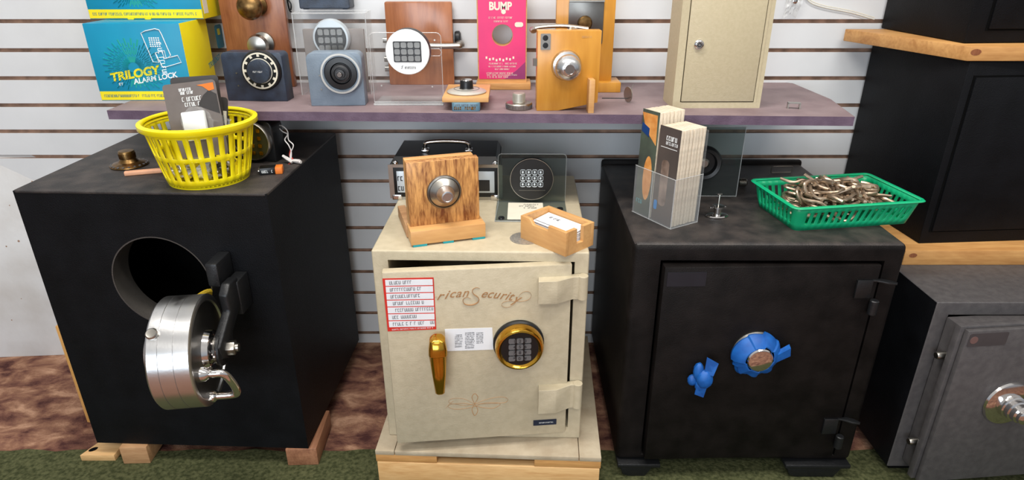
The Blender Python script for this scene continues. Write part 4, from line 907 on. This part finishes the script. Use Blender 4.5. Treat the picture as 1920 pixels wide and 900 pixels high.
b = B(); b.lathe([(40 * s, .003), (42 * s, .006), (42 * s, .018), (41 * s, .020), (0, .021)], FR(x, z, 0), 56); P(r, 'keypad_body', b, M['blackplastic'])
b = B(); b.ring(41.2 * s, 42.6 * s, .016, .0185, FR(x, z, 0), 56); P(r, 'keypad_rim', b, M['nickel'])
for i in range(4):
    for j in range(3):
        xx = x + (i - 1.5) * 11.6 * s; zz = z + (1 - j) * 12.5 * s + .004
        b = B(); b.tube([(a_, c_, .0214) for a_, c_ in rrect(-4.6 * s, 4.6 * s, -4.9 * s, 4.9 * s, 2.2 * s, 3)], .0006, FR(xx, zz, 0), 4, True); b.box(-2 * s, 1.5 * s, -2.3 * s, 2.3 * s, .0210, .0217, mtx=FR(xx, zz, 0)); P(r, 'key', b, M['silverface'])
b = B(); b.box(x - 25 * s, x + 27 * s, -.0222, -.0205, z - 22 * s, z - 21 * s); P(r, 'underline', b, M['steeldark'])
a0 = lz(r, 951, 411, .004); a1 = lz(r, 1020, 411, .004); a2 = lz(r, 952, 380, .004)
b = B(); b.prism(rrect(a0[0], a1[0], a0[1], a2[1], .002), .003, .0042); lb = P(r, 'label_card', b, M['cardpaper'], 'ivory printed card')
for k, (u0, u1) in enumerate(((.45, .9), (.32, .8), (.45, .85))):
    b = B(); scrib(b, a0[0] + (a1[0] - a0[0]) * u0, a0[0] + (a1[0] - a0[0]) * u1, 0, .006, 0, mtx=T((0, a2[1] - .014 - .011 * k, .0046)) @ Rt(-90, 'X'), w=.0008); P(lb, 'card_print', b, M['blackink'])
for (px, py) in ((940, 409), (1050, 392)):
    u, v = lz(r, px, py, .003); b = B(); b.lathe([(.008, .003), (.007, .006), (0, .0065)], T((u, v, 0)), 16); P(r, 'rubber_pad', b, M['blackplastic'])
# business card holder
a = G(1060, 482, CTZ); l_ = G(976, 446, CTZ); r_ = G(1111, 456, CTZ)
ux = (r_ - a); ang = math.degrees(math.atan2(a.y - l_.y, a.x - l_.x)); 
r = thing('card_holder', 'open notched wooden card holder filled with white business cards', 'card holder', l_, ang)
w = (a - l_).length; dd = .088; hh = lp(r, 977, 404)[1]
print('HOLDER', w, ux.length, ang, math.degrees(math.atan2(ux.y, ux.x)), hh)
b = B(); t = .009
b.prism([(0, 0), (w, 0), (w, hh), (w * .62, hh), (w * .62, hh * .78), (w * .28, hh * .78), (w * .20, hh), (0, hh)], -t, 0, FR(), .0006)
b.box(0, w, dd - t, dd, 0, hh, .0006); b.box(0, t, t, dd - t, 0, hh * 1.0); b.box(t, w - t, t, dd - t, 0, .006)
b.prism([(t, 0), (dd - t, 0), (dd - t, hh), (dd * .62, hh), (dd * .62, hh * .35), (dd * .38, hh * .35), (dd * .38, hh), (t, hh)], 0, t, T((w - t, 0, 0)) @ Matrix(((0, 0, 1, 0), (1, 0, 0, 0), (0, 1, 0, 0), (0, 0, 0, 1))))
P(r, 'holder_body', b, M['holder'])
HM = TM[r]
proto = None
for k in range(9):
    if proto is None:
        b = B(); b.box(0, w - 2 * t - .004, 0, .052, 0, .0016); proto = P(None, 'business_card', b, M['paper']); o = proto
    else: o = proto.copy(); C.objects.link(o)
    o.matrix_world = HM @ T((t + .002 + .0006 * (k % 3), t + .006 + .0012 * k, .007 + .0031 * k)) @ Rt(6, 'X'); tag(o, 'plain white business card in the stack lying in the wooden card holder', 'card', 'business cards in the wooden holder')
o = proto.copy(); C.objects.link(o); o.matrix_world = HM @ T((t + .002, t + .016, .036)) @ Rt(6, 'X'); tag(o, 'topmost white business card with grey print in the wooden card holder', 'card', 'business cards in the wooden holder')
b = B(); scrib(b, .012, .05, 0, .007, 0, mtx=T((0, .036, .0018)) @ Rt(-90, 'X'), w=.001); b.box(.002, w - 2 * t - .006, .006, .008, .0016, .0018); P(o, 'card_print', b, M['blackink'])
# round decal
b = B(); c0 = G(985, 447, CTZ); b.ring(.021, .034, 0, .0004, None, 40); b.cyl(.021, 0, .0003, None, 40)
o = P(None, 'round_decal', b, mat('decal_silver', (186, 180, 168), .35, .5, scale=200, c2=(150, 146, 140))); o.location = (c0.x, c0.y, CTZ + .0003); tag(o, 'round silver decal on the cream safe top, partly under the card holder', 'sticker')
# ------------------------------------------------------------------ RIGHT BLACK SAFE
BX0, BX1, BY0, BTZ, BZ0 = .258, .842, 1.243, .64, .048
r = thing('black_safe', 'black safe with blue tape around its dial and handle, on short feet', 'safe', (BX0, BY0, 0), -.4)
w = BX1 - BX0; dpt = WY - BY0 - .02
oi = lp(r, 1239, 488); oj = lp(r, 1659, 490); ok = lp(r, 1200, 852)
print('BLK', oi, oj, ok, lp(r, 1160, 857), lp(r, 1595, 864), lp(r, 1590, 898))
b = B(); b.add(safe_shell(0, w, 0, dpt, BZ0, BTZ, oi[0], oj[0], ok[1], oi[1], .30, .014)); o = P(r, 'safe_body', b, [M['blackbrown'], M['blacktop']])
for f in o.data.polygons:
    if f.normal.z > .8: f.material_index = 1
b = B(); b.box(0, w, dpt - .02, dpt, BTZ - .02, BTZ + .012, .008); P(r, 'rear_lip', b, M['blackbrown'])
p1 = (oj[0] - .006, oi[1] - .004)
DM = T((p1[0], -.004, 0)) @ Rt(2.0, 'Z'); TM[dr_e] = TM[r] @ DM
dw = -dl(1228, 680)[0]; zt_ = p1[1] - .004; zb_ = ok[1] + .002
b = B(); b.box(-dw, 0, 0, .03, zb_, zt_, .002, mtx=DM); b.box(-dw + .02, -.02, .03, .09, zb_ + .02, zt_ - .02, .002, mtx=DM); door = P(r, 'door', b, M['blackbrown'])
p0 = dl(1252, 511); p1_ = dl(1322, 536); b = B(); b.prism(rrect(p0[0], p1_[0], p1_[1], p0[1], .001), 0, .0015, DM @ FR()); P(door, 'name_plate', b, mat('plate_navy', (27, 30, 38), .4))
for (px, py, dx_) in ((1607, 524, 0), (1545, 784, 0)):
    xx, zz = dl(px, py); b = B()
    b.prism([(xx, -.003), (xx + .03, -.003), (xx + .045, -.008), (xx + .060, -.018), (xx + .076, -.022), (xx + .080, -.016), (xx + .07, -.004), (xx + .055, .003), (xx + .03, .002), (xx, .002)], zz - .004, zz, DM, .0005)
    b.box(xx, xx + .034, -.006, 0, zz - .044, zz, .001, mtx=DM)
    hg = P(door, 'hinge', b, M['iron']); b = B(); b.cyl(.0095, zz - .082, zz - .046, DM @ T((xx + .044, -.010, 0)), 20, .002); P(door, 'hinge_pin', b, M['iron'])
# blue tape dial
x, z = dl(1414, 658); KM = DM @ FR(x, z, 0)
b = B(); b.lathe([(.053, 0), (.053, .004), (.05, .007)], KM, 48); dd_ = P(door, 'dial_base', b, M['steeldark'])
bm = bmesh.new(); rg = []; nn = 72; q = random.Random(2)
off = [q.uniform(-.0015, .003) for _ in range(9)]
for (r_, h_) in ((.050, .003), (.051, .010), (.046, .022), (.036, .032), (.030, .036), (.027, .036)):
    row = []
    for k in range(nn):
        a_ = 2 * math.pi * k / nn; f_ = (k % 8) / 8; pl = off[k // 8] + .0035 * f_
        if math.sin(a_) < -.5 and r_ > .044: pl += .006 * abs(math.sin(a_ * 5))
        row.append(bm.verts.new(((r_ + pl) * math.cos(a_), (r_ + pl) * math.sin(a_), h_)))
    rg.append(row)
for a_, c_ in zip(rg, rg[1:]):
    for k in range(nn): bm.faces.new((a_[k], a_[(k + 1) % nn], c_[(k + 1) % nn], c_[k]))
bmesh.ops.recalc_face_normals(bm, faces=bm.faces); b = B(); b.add(bm, KM); tp = P(door, 'blue_tape', b, M['bluetape'], 'blue masking tape wrapped around the dial', ang=25); md = tp.modifiers.new('s', 'SOLIDIFY'); md.thickness = .001
b = B(); b.hexa([KM @ Vector(v) for v in ((.040, -.014, .012), (.074, .000, .012), (.070, .026, .014), (.040, .012, .020), (.040, -.012, .030), (.072, .002, .026), (.068, .024, .028), (.040, .010, .032))]); P(door, 'tape_tail', b, M['bluetape'])
b = B(); b.lathe([(.028, .030), (.029, .037), (.027, .040), (.024, .041), (0, .0405)], KM, 48); P(door, 'dial_cap', b, M['chrome'])
x, z = dl(1313, 694); KM = DM @ FR(x, z, 0)
b = B(); b.lathe([(.014, 0), (.014, .02)], KM, 20); P(door, 'handle_spindle', b, M['nickel'])
KM = KM @ Matrix.Diagonal((1.2, 1.3, 1.1, 1)); b = B(); b.add(crumple(.015, .018, .013, 3, .10, 5), KM @ T((.001, -.002, .028))); b.add(crumple(.010, .017, .010, 3, .10, 6), KM @ T((-.010, .010, .020)))
b.add(crumple(.010, .011, .009, 3, .12, 7), KM @ T((-.017, -.012, .014))); b.add(crumple(.011, .014, .009, 3, .10, 9), KM @ T((-.003, -.018, .022))); P(door, 'handle_wrap', b, M['bluetape'], 'blue masking tape balled around the handle', ang=30)
for pts in ([(-.002, .010, .030), (-.001, .044, .030), (.020, .034, .036), (.013, .010, .038)], [(-.012, -.016, .028), (-.014, -.034, .028), (.003, -.040, .030), (.006, -.012, .034)]):
    bm = bmesh.new(); fr = [bm.verts.new(KM @ Vector(p)) for p in pts]; bk = [bm.verts.new(KM @ (Vector(p) - Vector((0, 0, .0015)))) for p in pts]
    bm.faces.new(fr); bm.faces.new(bk[::-1])
    for k in range(4): bm.faces.new((fr[k], bk[k], bk[(k + 1) % 4], fr[(k + 1) % 4]))
    bmesh.ops.recalc_face_normals(bm, faces=bm.faces); b = B(); b.add(bm); P(door, 'tape_tail', b, M['bluetape'])
# feet
for (x0_, x1_, y_) in ((.004, .11, .0), (w - .165, w - .004, .0), (.004, .11, dpt - .14), (w - .165, w - .004, dpt - .14)):
    b = B(); b.box(x0_, x1_, y_ - .016, y_ + .12, BZ0 - .012, BZ0 - .0005, .003); b.prism([(x0_ + .015, .012), (x0_ + .03, .007), (x1_ - .035, .007), (x1_ - .018, BZ0 - .011), (x0_ + .006, BZ0 - .011)], -(y_ + .10), -(y_ - .012), T((0, 0, 0)) @ Rt(90, 'X') @ Matrix.Identity(4), .002); P(r, 'foot', b, M['iron'])
# ------------------------------------------------------------------ things on the right black safe
a = G(1257, 430, BTZ); l_ = G(1185, 396, BTZ); c_ = G(1304, 427, BTZ)
dirw = a - l_; ang = math.degrees(math.atan2(dirw.y, dirw.x)); wL = dirw.length
r = thing('brochure_holder', 'clear acrylic two-pocket brochure holder standing on the black safe', 'holder', l_, ang)
tk = abs((TM[r].inverted() @ c_).y); hh = lp(r, 1240, 256)[1] 
print('BH', wL, ang, tk, TM[r].inverted() @ c_, lp(r, 1182, 196), lp(r, 1267, 240), lp(r,1230,222))
tk = .076
hp = .115; hL = lp(r, 1183, 196)[1]
b = B(); t = .002
b.box(0, wL, -.0, t, 0, hp); b.box(0, wL, tk + .006, tk + .008, 0, hL * .86); b.box(0, t, 0, tk + .008, 0, hp); b.box(wL - t, wL, 0, tk + .008, 0, hp * 1.0); b.box(wL * .46, wL * .46 + t, t, tk + .006, 0, hp); b.box(0, wL, 0, tk + .008, 0, t)
P(r, 'acrylic_holder', b, M['clear'])
b = B(); b.tube([(0, 0, 0), (wL, 0, 0), (wL, tk + .008, 0)], .0012, seg=5); b.tube([(wL, 0, 0), (wL, 0, hp)], .001, seg=5); b.tube([(wL, tk + .007, 0), (wL, tk + .007, hp)], .001, seg=5); b.tube([(wL * .46, -.001, 0), (wL * .46, -.001, hp)], .001, seg=5); b.tube([(0, 0, hp), (wL, 0, hp), (wL, tk + .008, hp)], .0009, seg=5); P(r, 'holder_edge', b, M['clearsoft'])
BM = TM[r]
def booklets(x0, x1, n, hgt, group, label, y0=.004, y1=None):
    pr = None; y1 = y1 or tk + .003; st = (y1 - y0) / n; outs = []
    for k in range(n):
        if pr is None:
            b = B(); b.box(0, x1 - x0, 0, st * .80, 0, hgt - .004, .0006); pr = P(None, 'booklet', b, M['pages']); o = pr
        else: o = pr.copy(); C.objects.link(o)
        o.matrix_world = BM @ T((x0 + .001 * math.sin(k * 2.1), y0 + st * k, .0025)) @ Rt(-.8 + .15 * math.sin(k), 'X'); tag(o, label, 'booklet', group); outs.append(o)
    return outs
hA = lp(r, 1240, 218)[1]; hR = lp(r, 1262, 242)[1]
bk = booklets(wL * .46 + .003, wL - .004, 8, hR, 'cream-paged booklets in the right pocket', 'cream-paged booklet packed in the right pocket of the clear holder')
b = B(); bw = wL * .54 - .007; b.box(0, bw, -.0012, 0, 0, hR - .003); cv = P(bk[0], 'cover', b, mat('charcoal_cover', (58, 54, 54), .35, scale=4, c2=(96, 84, 78))); bk[0]['label'] = 'booklet with a black printed cover, front of the right pocket of the clear holder'
b = B(); scrib(b, bw * .35, bw * .9, hR * .88, .010, -.0014, w=.0018); scrib(b, bw * .35, bw * .9, hR * .83, .007, -.0014, w=.001); b.box(bw * .12, bw * .9, -.0016, -.0012, hR * .78, hR * .785); P(bk[0], 'cover_lettering', b, M['ink'])
b = B(); b.prism(rrect(bw * .25, bw * .62, hR * .18, hR * .66, .01), .0013, .0016, FR()); P(bk[0], 'cover_picture', b, mat('cover_taupe', (148, 128, 116), .5, scale=30, c2=(96, 78, 68)))
b = B(); b.prism(rrect(bw * .06, bw * .22, hR * .12, hR * .22, .004), .0013, .0018, FR()); P(bk[0], 'cover_badge', b, mat('badge_blue', (30, 130, 200), .4))
bk = booklets(.003, wL * .46 - .002, 7, hL - .002, 'teal-edged booklets in the left pocket', 'tall booklet packed in the left pocket of the clear holder')
bw = wL * .46 - .006; b = B(); b.box(0, bw, -.0012, 0, 0, hL - .005); P(bk[0], 'cover', b, mat('green_cover', (84, 96, 82), .35, scale=12, c2=(58, 62, 58))); bk[0]['label'] = 'booklet with an orange fruit picture on a green cover, front of the left pocket'
b = B(); b.prism([(bw * .62 + bw * .26 * math.cos(R(k * 15)), hL * .36 + hL * .21 * math.sin(R(k * 15))) for k in range(24)], .0013, .0016, FR()); P(bk[0], 'cover_picture', b, M['orangefruit'])
b = B(); b.prism([(bw * .0, hL * .95), (bw * .9, hL * .95), (bw * .95, hL * .68), (bw * .5, hL * .76), (bw * .2, hL * .84)], .0013, .0015, FR()); P(bk[0], 'cover_panel', b, M['orangefruit'])
b = B(); b.prism([(bw * .05, hL * .86), (bw * .5, hL * .82), (bw * .5, hL * .74), (bw * .05, hL * .78)], .0016, .002, FR()); P(bk[0], 'cover_badge', b, mat('cover_blue', (26, 62, 120), .4))
b = B(); scrib(b, bw * .1, bw * .45, hL * .12, .010, -.0015, w=.0016); P(bk[0], 'cover_lettering', b, mat('cover_teal', (90, 160, 170), .5))
# acrylic panel with black ring
r = thing('lock_sample', 'black ring lock sample on a smoked acrylic plate behind the brochure holder', 'lock', G(1312, 368, BTZ), -1)
w = lp(r, 1380, 367)[0]; h = lp(r, 1382, 238)[1]
b = B(); b.box(-.05, w, 0, .003, 0, h); b.box(-.05, w, .003, .06, 0, .003); P(r, 'acrylic_plate', b, M['smoke'])
b = B(); b.tube([(w, 0, 0), (w, 0, h), (-.05, 0, h)], .0011, seg=5); b.tube([(-.05, 0, .001), (w, 0, .001)], .001, seg=5); P(r, 'plate_edge', b, M['clearsoft'])
x, z = lp(r, 1321, 307, -.015); KM = FR(x, z, 0)
b = B(); b.lathe([(.040, 0), (.043, .004), (.043, .014), (.038, .022), (.030, .020), (.027, .008), (0, .008)], KM, 56); P(r, 'ring', b, M['blackplastic'], ang=50)
b = B(); b.lathe([(.014, .008), (.013, .014), (.008, .018), (0, .018)], KM, 24); P(r, 'spindle', b, M['nickel'])
# chrome cam lock
r = thing('cam_lock', 'small chrome cam lock with an oval base standing on the black safe', 'lock part', G(1344, 406, BTZ), 8)
b = B(); b.lathe([(.014, 0), (.0265, .001), (.027, .003), (.025, .005), (.010, .007)], Matrix.Diagonal((1, .62, 1, 1)), 40); P(r, 'base_plate', b, M['chrome'])
b = B(); b.lathe([(.009, .006), (.009, .022), (.014, .023), (.014, .027), (.004, .028)], None, 32); b.lathe([(.003, 0), (.003, .004), (0, .005)], T((-.018, 0, .022)) , 12); b.lathe([(.003, 0), (.003, .004), (0, .005)], T((.018, 0, .022)), 12); b.box(-.018, .018, -.003, .003, .022, .025); P(r, 'barrel', b, M['chrome'])
b = B(); b.tube([(0, 0, .027), (.001, .002, .050), (.002, .003, .056)], .0019, seg=8); b.box(-.006, .006, -.002, .004, .054, .057, .001); P(r, 'stem', b, M['nickel'])
# green basket
f_ = G(1489, 433, BTZ); l_ = G(1410, 384, BTZ); rr_ = G(1701, 419, BTZ)
d1 = rr_ - f_; ang = math.degrees(math.atan2(d1.y, d1.x))
r = thing('plastic_basket', 'green slotted rectangular plastic tray heaped with metal shackles', 'basket', f_, ang)
lw = d1.length; ll = TM[r].inverted() @ l_; hh = lp(r, 1491, 384, -.004)[1]
print('GB', lw, ang, ll, hh)
dd = .165; hh = max(.042, min(hh, .06)); fl_ = .012
def perim(u, v):
    e = fl_ * v; x0_, x1_, y0_, y1_ = -e, lw + e, -e, dd + e
    sk = -.0
    Lx, Ly = (x1_ - x0_), (y1_ - y0_); tot = 2 * (lw + dd); s_ = u * tot
    def cl(x_, y_): 
        rr = .012
        # soften corners
        cx_ = min(max(x_, x0_ + rr), x1_ - rr); cy_ = min(max(y_, y0_ + rr), y1_ - rr); dx, dy = x_ - cx_, y_ - cy_; L_ = math.hypot(dx, dy)
        if L_ > rr and dx and dy: dx, dy = dx / L_ * rr, dy / L_ * rr
        return Vector((cx_ + dx, cy_ + dy, .001 + v * (hh - .004)))
    if s_ < lw: return cl(x0_ + Lx * s_ / lw, y0_)
    s_ -= lw
    if s_ < dd: return cl(x1_, y0_ + Ly * s_ / dd)
    s_ -= dd
    if s_ < lw: return cl(x1_ - Lx * s_ / lw, y1_)
    s_ -= lw
    return cl(x0_, y1_ - Ly * s_ / dd)
tot = 2 * (lw + dd)
def solid(u):
    s_ = u * tot
    for c0_ in (0, lw, lw + dd, 2 * lw + dd, tot):
        if abs(s_ - c0_) < .014: return True
    return False
b = B(); b.add(lattice(lambda u, v: perim((u + .010 * (v - .5) * (1 if u < .3 else 0)) % 1, v), 116, [0, .25, .78, 1], (1,), solid=solid)); o = P(r, 'tray_wall', b, M['green'], ang=60); md = o.modifiers.new('s', 'SOLIDIFY'); md.thickness = .002; md.offset = 0
b = B(); pts = [perim(k / 120, 1.0) for k in range(120)]; pts = [Vector((p.x * 1.0 + (.004 if p.x > lw / 2 else -.004), p.y + (.004 if p.y > dd / 2 else -.004), p.z + .002)) for p in pts]; b.tube(pts, .0058, seg=6, closed=True, flat=.45); P(r, 'rim', b, M['green'])
b = B(); b.prism(rrect(0, lw, 0, dd, .012), 0, .002); P(r, 'tray_base', b, M['green'])
GM = TM[r]
# shackles: individual U-shaped steel pieces
def shackle(kind):
    b = B()
    if kind == 0: c_ = [(0, 0, 0), (.001, .0, .045), (.004, 0, .060), (.016, 0, .070), (.028, 0, .060), (.031, 0, .045), (.031, 0, .022)]
    elif kind == 1: c_ = [(-.01, 0, 0), (.0, .004, .02), (.0, .0, .05), (.01, 0, .066), (.024, .0, .062), (.030, 0, .048), (.026, 0, .036)]
    else: c_ = [(0, 0, 0), (.0, 0, .035), (.006, 0, .048), (.02, .002, .050), (.034, 0, .046), (.045, 0, .05), (.055, 0, .058)]
    b.tube(smooth_pts(c_, 5), .0032 if kind != 1 else .0038, seg=8, flat=.8)
    return b
protos = []
q = random.Random(11); N = 96
for k in range(N):
    kd = k % 3
    if len(protos) <= kd: o = P(None, 'shackle', shackle(kd), M['shackle']); protos.append(o)
    else: o = protos[kd].copy(); C.objects.link(o)
    lay = k / N
    rx = (lw / 2 - .038) * (1 - .45 * lay ** 2); ry = (dd / 2 - .042) * (1 - .4 * lay ** 2)
    px_ = lw / 2 + q.uniform(-1, 1) * rx; py_ = dd / 2 + q.uniform(-1, 1) * ry; pz_ = .012 + .058 * lay + q.uniform(-.002, .004)
    o.matrix_world = GM @ T((px_, py_, pz_)) @ Rt(q.uniform(0, 360), 'Z') @ Rt(90 + q.uniform(-24, 24) , 'X') @ Rt(q.uniform(-18, 18), 'Y') @ Matrix.Scale(1.32, 4) @ T((-.015, 0, -.035))
    tag(o, 'bent brownish steel shackle in the heap in the green tray', 'shackle', 'steel shackles heaped in the green tray')
for k, (u, v, z_, yw) in enumerate(((.33, .5, .055, 20), (.62, .62, .060, -40), (.45, .65, .060, 80), (.78, .55, .045, -20), (.2, .45, .045, 50), (.55, .35, .055, 10))):
    o = protos[k % 2].copy(); C.objects.link(o); o.matrix_world = GM @ T((lw * u, dd * v, z_)) @ Rt(yw, 'Z') @ Rt(25 * (1 if k % 2 else -1), 'X') @ Rt(60 if k % 2 else -50, 'Y') @ Matrix.Scale(1.3, 4) @ T((-.015, 0, -.04)); tag(o, 'bent brownish steel shackle in the heap in the green tray', 'shackle', 'steel shackles heaped in the green tray')
# pieces behind the tray
r = thing('lock_barrel', 'short chrome threaded barrel lying left of the green tray', 'lock part', G(1383, 350, BTZ), 0)
b = B(); b.lathe([(.004, 0), (.010, .001)] + [(.010 + .0012 * (k % 2), .002 + .0015 * k) for k in range(12)] + [(.008, .022), (0, .023)], T((0, 0, .012)) @ Rt(90, 'Y'), 24); P(r, 'barrel', b, M['nickel'])
r = thing('strike_plate', 'thin chrome rectangular frame lying behind the green tray', 'lock part', G(1445, 326, BTZ), 4)
b = B(); b.tube([(x_, 0, z_ + .001) for x_, z_ in rrect(0, .06, 0, .018, .004, 4)], .0016, T((0, 0, .002)), 6, True); P(r, 'frame', b, M['nickel'])

# ------------------------------------------------------------------ GREY SAFE
GX0, GY0, GTZ = .938, 1.239, .50
r = thing('grey_safe', 'grey safe with a chrome dial and its door ajar at the right edge', 'safe', (GX0, GY0, 0), 0)
w = .62; oi = lp(r, 1778, 590)
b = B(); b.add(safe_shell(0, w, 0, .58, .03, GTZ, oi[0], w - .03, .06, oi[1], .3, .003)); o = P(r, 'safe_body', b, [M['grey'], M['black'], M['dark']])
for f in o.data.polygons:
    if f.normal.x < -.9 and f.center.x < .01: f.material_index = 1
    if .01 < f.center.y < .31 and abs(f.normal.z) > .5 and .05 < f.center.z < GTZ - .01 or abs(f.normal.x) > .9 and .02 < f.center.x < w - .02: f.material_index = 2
b = B(); b.box(.02, w - .02, .02, .56, 0.006, .03); P(r, 'plinth', b, M['dark'])
DM = T((w - .03, -.02, 0)) @ Rt(5.5, 'Z'); TM[dr_e] = TM[r] @ DM
dw = -dl(1817, 622)[0]; zt_ = dl(1817, 622)[1]
print('GREY', oi, dw, zt_, dl(1735, 890))
b = B(); b.box(-dw, 0, 0, .012, .05, zt_, .002, mtx=DM); b.box(-dw - .008, 0, .014, .03, .05, zt_ + .004, .002, mtx=DM); b.box(-dw + .005, -.02, .03, .07, .06, zt_ - .005, .002, mtx=DM); door = P(r, 'door', b, M['grey'])
for (px, py) in ((1764, 666), (1713, 827)):
    xx, zz = dl(px, py, .045); b = B(); b.lathe([(.009, 0), (.009, .02), (.007, .024), (0, .024)], DM @ T((-dw + .008, .045, zz)) @ Rt(-90, 'Y'), 20); P(door, 'bolt', b, M['nickel'])
p0 = dl(1820, 626); p1_ = dl(1884, 646); b = B(); b.prism(rrect(p0[0], p1_[0], p1_[1], p0[1], .004), 0, .001, DM @ FR()); lb = P(door, 'brand_label', b, mat('label_grey', (68, 64, 66), .4))
b = B(); b.cyl(.009, .001, .0014, DM @ FR(p0[0] + .012, (p0[1] + p1_[1]) / 2, 0), 20); P(lb, 'label_emblem', b, mat('emblem_red', (112, 84, 80), .5))
x, z = dl(1886, 754); KM = DM @ FR(x, z, 0)
b = B(); b.lathe([(.054, 0), (.056, .003), (.054, .008), (.042, .012), (.030, .013)], KM, 64); P(door, 'dial', b, M['chrome'])
b = B()
for k in range(25): b.box(-.001, .001, .043, .048, .0, .0006, mtx=KM @ T((0, 0, .0098)) @ Rt(14.4 * k, 'Z') @ Rt(-18, 'X'))
P(door, 'dial_markings', b, M['blackink'])
b = B(); b.lathe([(.030, .012), (.029, .022), (.026, .024), (.0255, .034), (.022, .036), (.0215, .046), (.018, .049), (.0175, .056), (.012, .060), (0, .0605)], KM, 48); P(door, 'dial_knob', b, M['chrome'])
# plank + stack
a = G(1700, 497, GTZ); pt_ = W(1707, 470, a.y).z
xl_ = a.x - .012
r = thing('wood_plank', 'long pine board lying on the grey safe under the lower black stacked safe', 'plank', (xl_, a.y, GTZ), 0)
b = B(); b.box(0, .8, 0, .37, 0, pt_ - GTZ, .0015); P(r, 'board', b, M['plank'])
b = B(); xx, zz = lp(r, 1712, 479); b.prism([(.010 * math.cos(k * .5), .006 * math.sin(k * .5)) for k in range(12)], 0, .0004, FR(xx, zz, 0)); P(r, 'knot', b, M['walnut'])
f0 = G(1722, 457, pt_)
def stack_safe(label, f0, topz, dpt, inset, group=None):
    r = thing('stacked_safe', label, 'safe', f0, 4)
    h = topz - f0.z; w = .7
    b = B(); b.box(0, w, 0, dpt, 0, h, .003); P(r, 'safe_body', b, M['black'])
    return r, w, h
mt = W(1797, 115, f0.y).z
bk_ = G(1623, 78, mt)
print('MID', f0, mt, bk_, 'plank', a, pt_)
r, w, h = stack_safe('black plain safe standing on the lower pine board, middle of the right stack', f0, mt, min(WY - f0.y - .01, .42), 0)
pA = lp(r, 1828, 145); pB = lp(r, 1757, 432); 
b = B(); b.box(pA[0] - .004, w - .03, -.0015, 0, pB[1] - .004, pA[1] + .004); P(r, 'door_gap', b, M['dark'])
b = B(); b.box(pA[0], w - .034, -.006, 0, pB[1], pA[1], .0015); P(r, 'door', b, M['black'])
a2 = G(1808, 110, mt); a3 = G(1582, 62, mt)
pz2 = W(1808, 84, a2.y).z
print('UP', a2, a3, pz2)
ux_ = W(1797, 113, f0.y).x
r = thing('wood_plank', 'knotted pine board between the two black safes at the upper right', 'plank', (f0.x - .01, f0.y - .004, mt + .001), 0)
ybk = .40
b = B(); b.prism([(0, 0), (.75, 0), (.75, .36), (-.105, .36)], 0, pz2 - mt, None, .0015); P(r, 'board', b, M['plank'])
b = B(); xx, zz = lp(r, 1830, 98); b.prism([(.012 * math.cos(k * .5), .007 * math.sin(k * .5)) for k in range(12)], 0, .0004, FR(xx, zz, 0)); P(r, 'knot', b, M['walnut'])
f1 = G(1807, 81, pz2 + .002)
print('TOP', f1)
r, w, h = stack_safe('black safe at the top of the right stack, cut by the top edge', f1, pz2 + .34, min(WY - f1.y - .01, .42), 0)
pB = lp(r, 1851, 54); b = B(); b.box(pB[0] - .004, w - .03, -.0015, 0, pB[1] - .004, h - .03); P(r, 'door_gap', b, M['dark'])
b = B(); b.box(pB[0], w - .034, -.006, 0, pB[1], h - .034, .0015); P(r, 'door', b, M['black'])
# ------------------------------------------------------------------ light
def area(name, loc, rot, sx, sy, e, col):
    l = bpy.data.lights.new(name, 'AREA'); l.shape = 'RECTANGLE'; l.size = sx; l.size_y = sy; l.energy = e; l.color = col
    o = bpy.data.objects.new(name, l); C.objects.link(o); o.location = loc; o.rotation_euler = tuple(R(a) for a in rot)
area('ceiling_lamp', (-.5, .9, 2.75), (0, 0, 0), 1.2, .3, 40, (1, .96, .90))
area('ceiling_lamp', (1.0, .5, 2.75), (0, 0, 0), 1.2, .3, 30, (1, .96, .90))
area('ceiling_lamp', (-.2, -1.2, 2.75), (0, 0, 0), 1.2, .6, 34, (1, .96, .9))
area('window_light', (-.8, -2.6, 1.3), (80, 0, -12), 2.2, 1.4, 66, (.82, .91, 1))
wd_ = bpy.data.worlds.new('world'); bpy.context.scene.world = wd_; wd_.use_nodes = True
bg = wd_.node_tree.nodes['Background']; bg.inputs['Strength'].default_value = .62
wn = wd_.node_tree; tc = wn.nodes.new('ShaderNodeTexCoord'); sx_ = wn.nodes.new('ShaderNodeSeparateXYZ'); mr = wn.nodes.new('ShaderNodeMapRange'); rp = wn.nodes.new('ShaderNodeValToRGB')
mr.inputs['From Min'].default_value = -1; mr.inputs['From Max'].default_value = 1
wn.links.new(tc.outputs['Generated'], sx_.inputs[0]); wn.links.new(sx_.outputs['Z'], mr.inputs['Value']); wn.links.new(mr.outputs[0], rp.inputs[0]); wn.links.new(rp.outputs[0], bg.inputs['Color'])
e = rp.color_ramp.elements; e[0].position = .40; e[0].color = (.28, .20, .16, 1); e[1].position = .75; e[1].color = (.92, .90, .88, 1); q_ = e.new(.52); q_.color = (.62, .68, .76, 1)
sc = bpy.context.scene
sc.view_settings.view_transform = 'Standard'; sc.view_settings.look = 'None'; sc.view_settings.gamma = 1; sc.view_settings.exposure = 0; sc.view_settings.use_curve_mapping = False
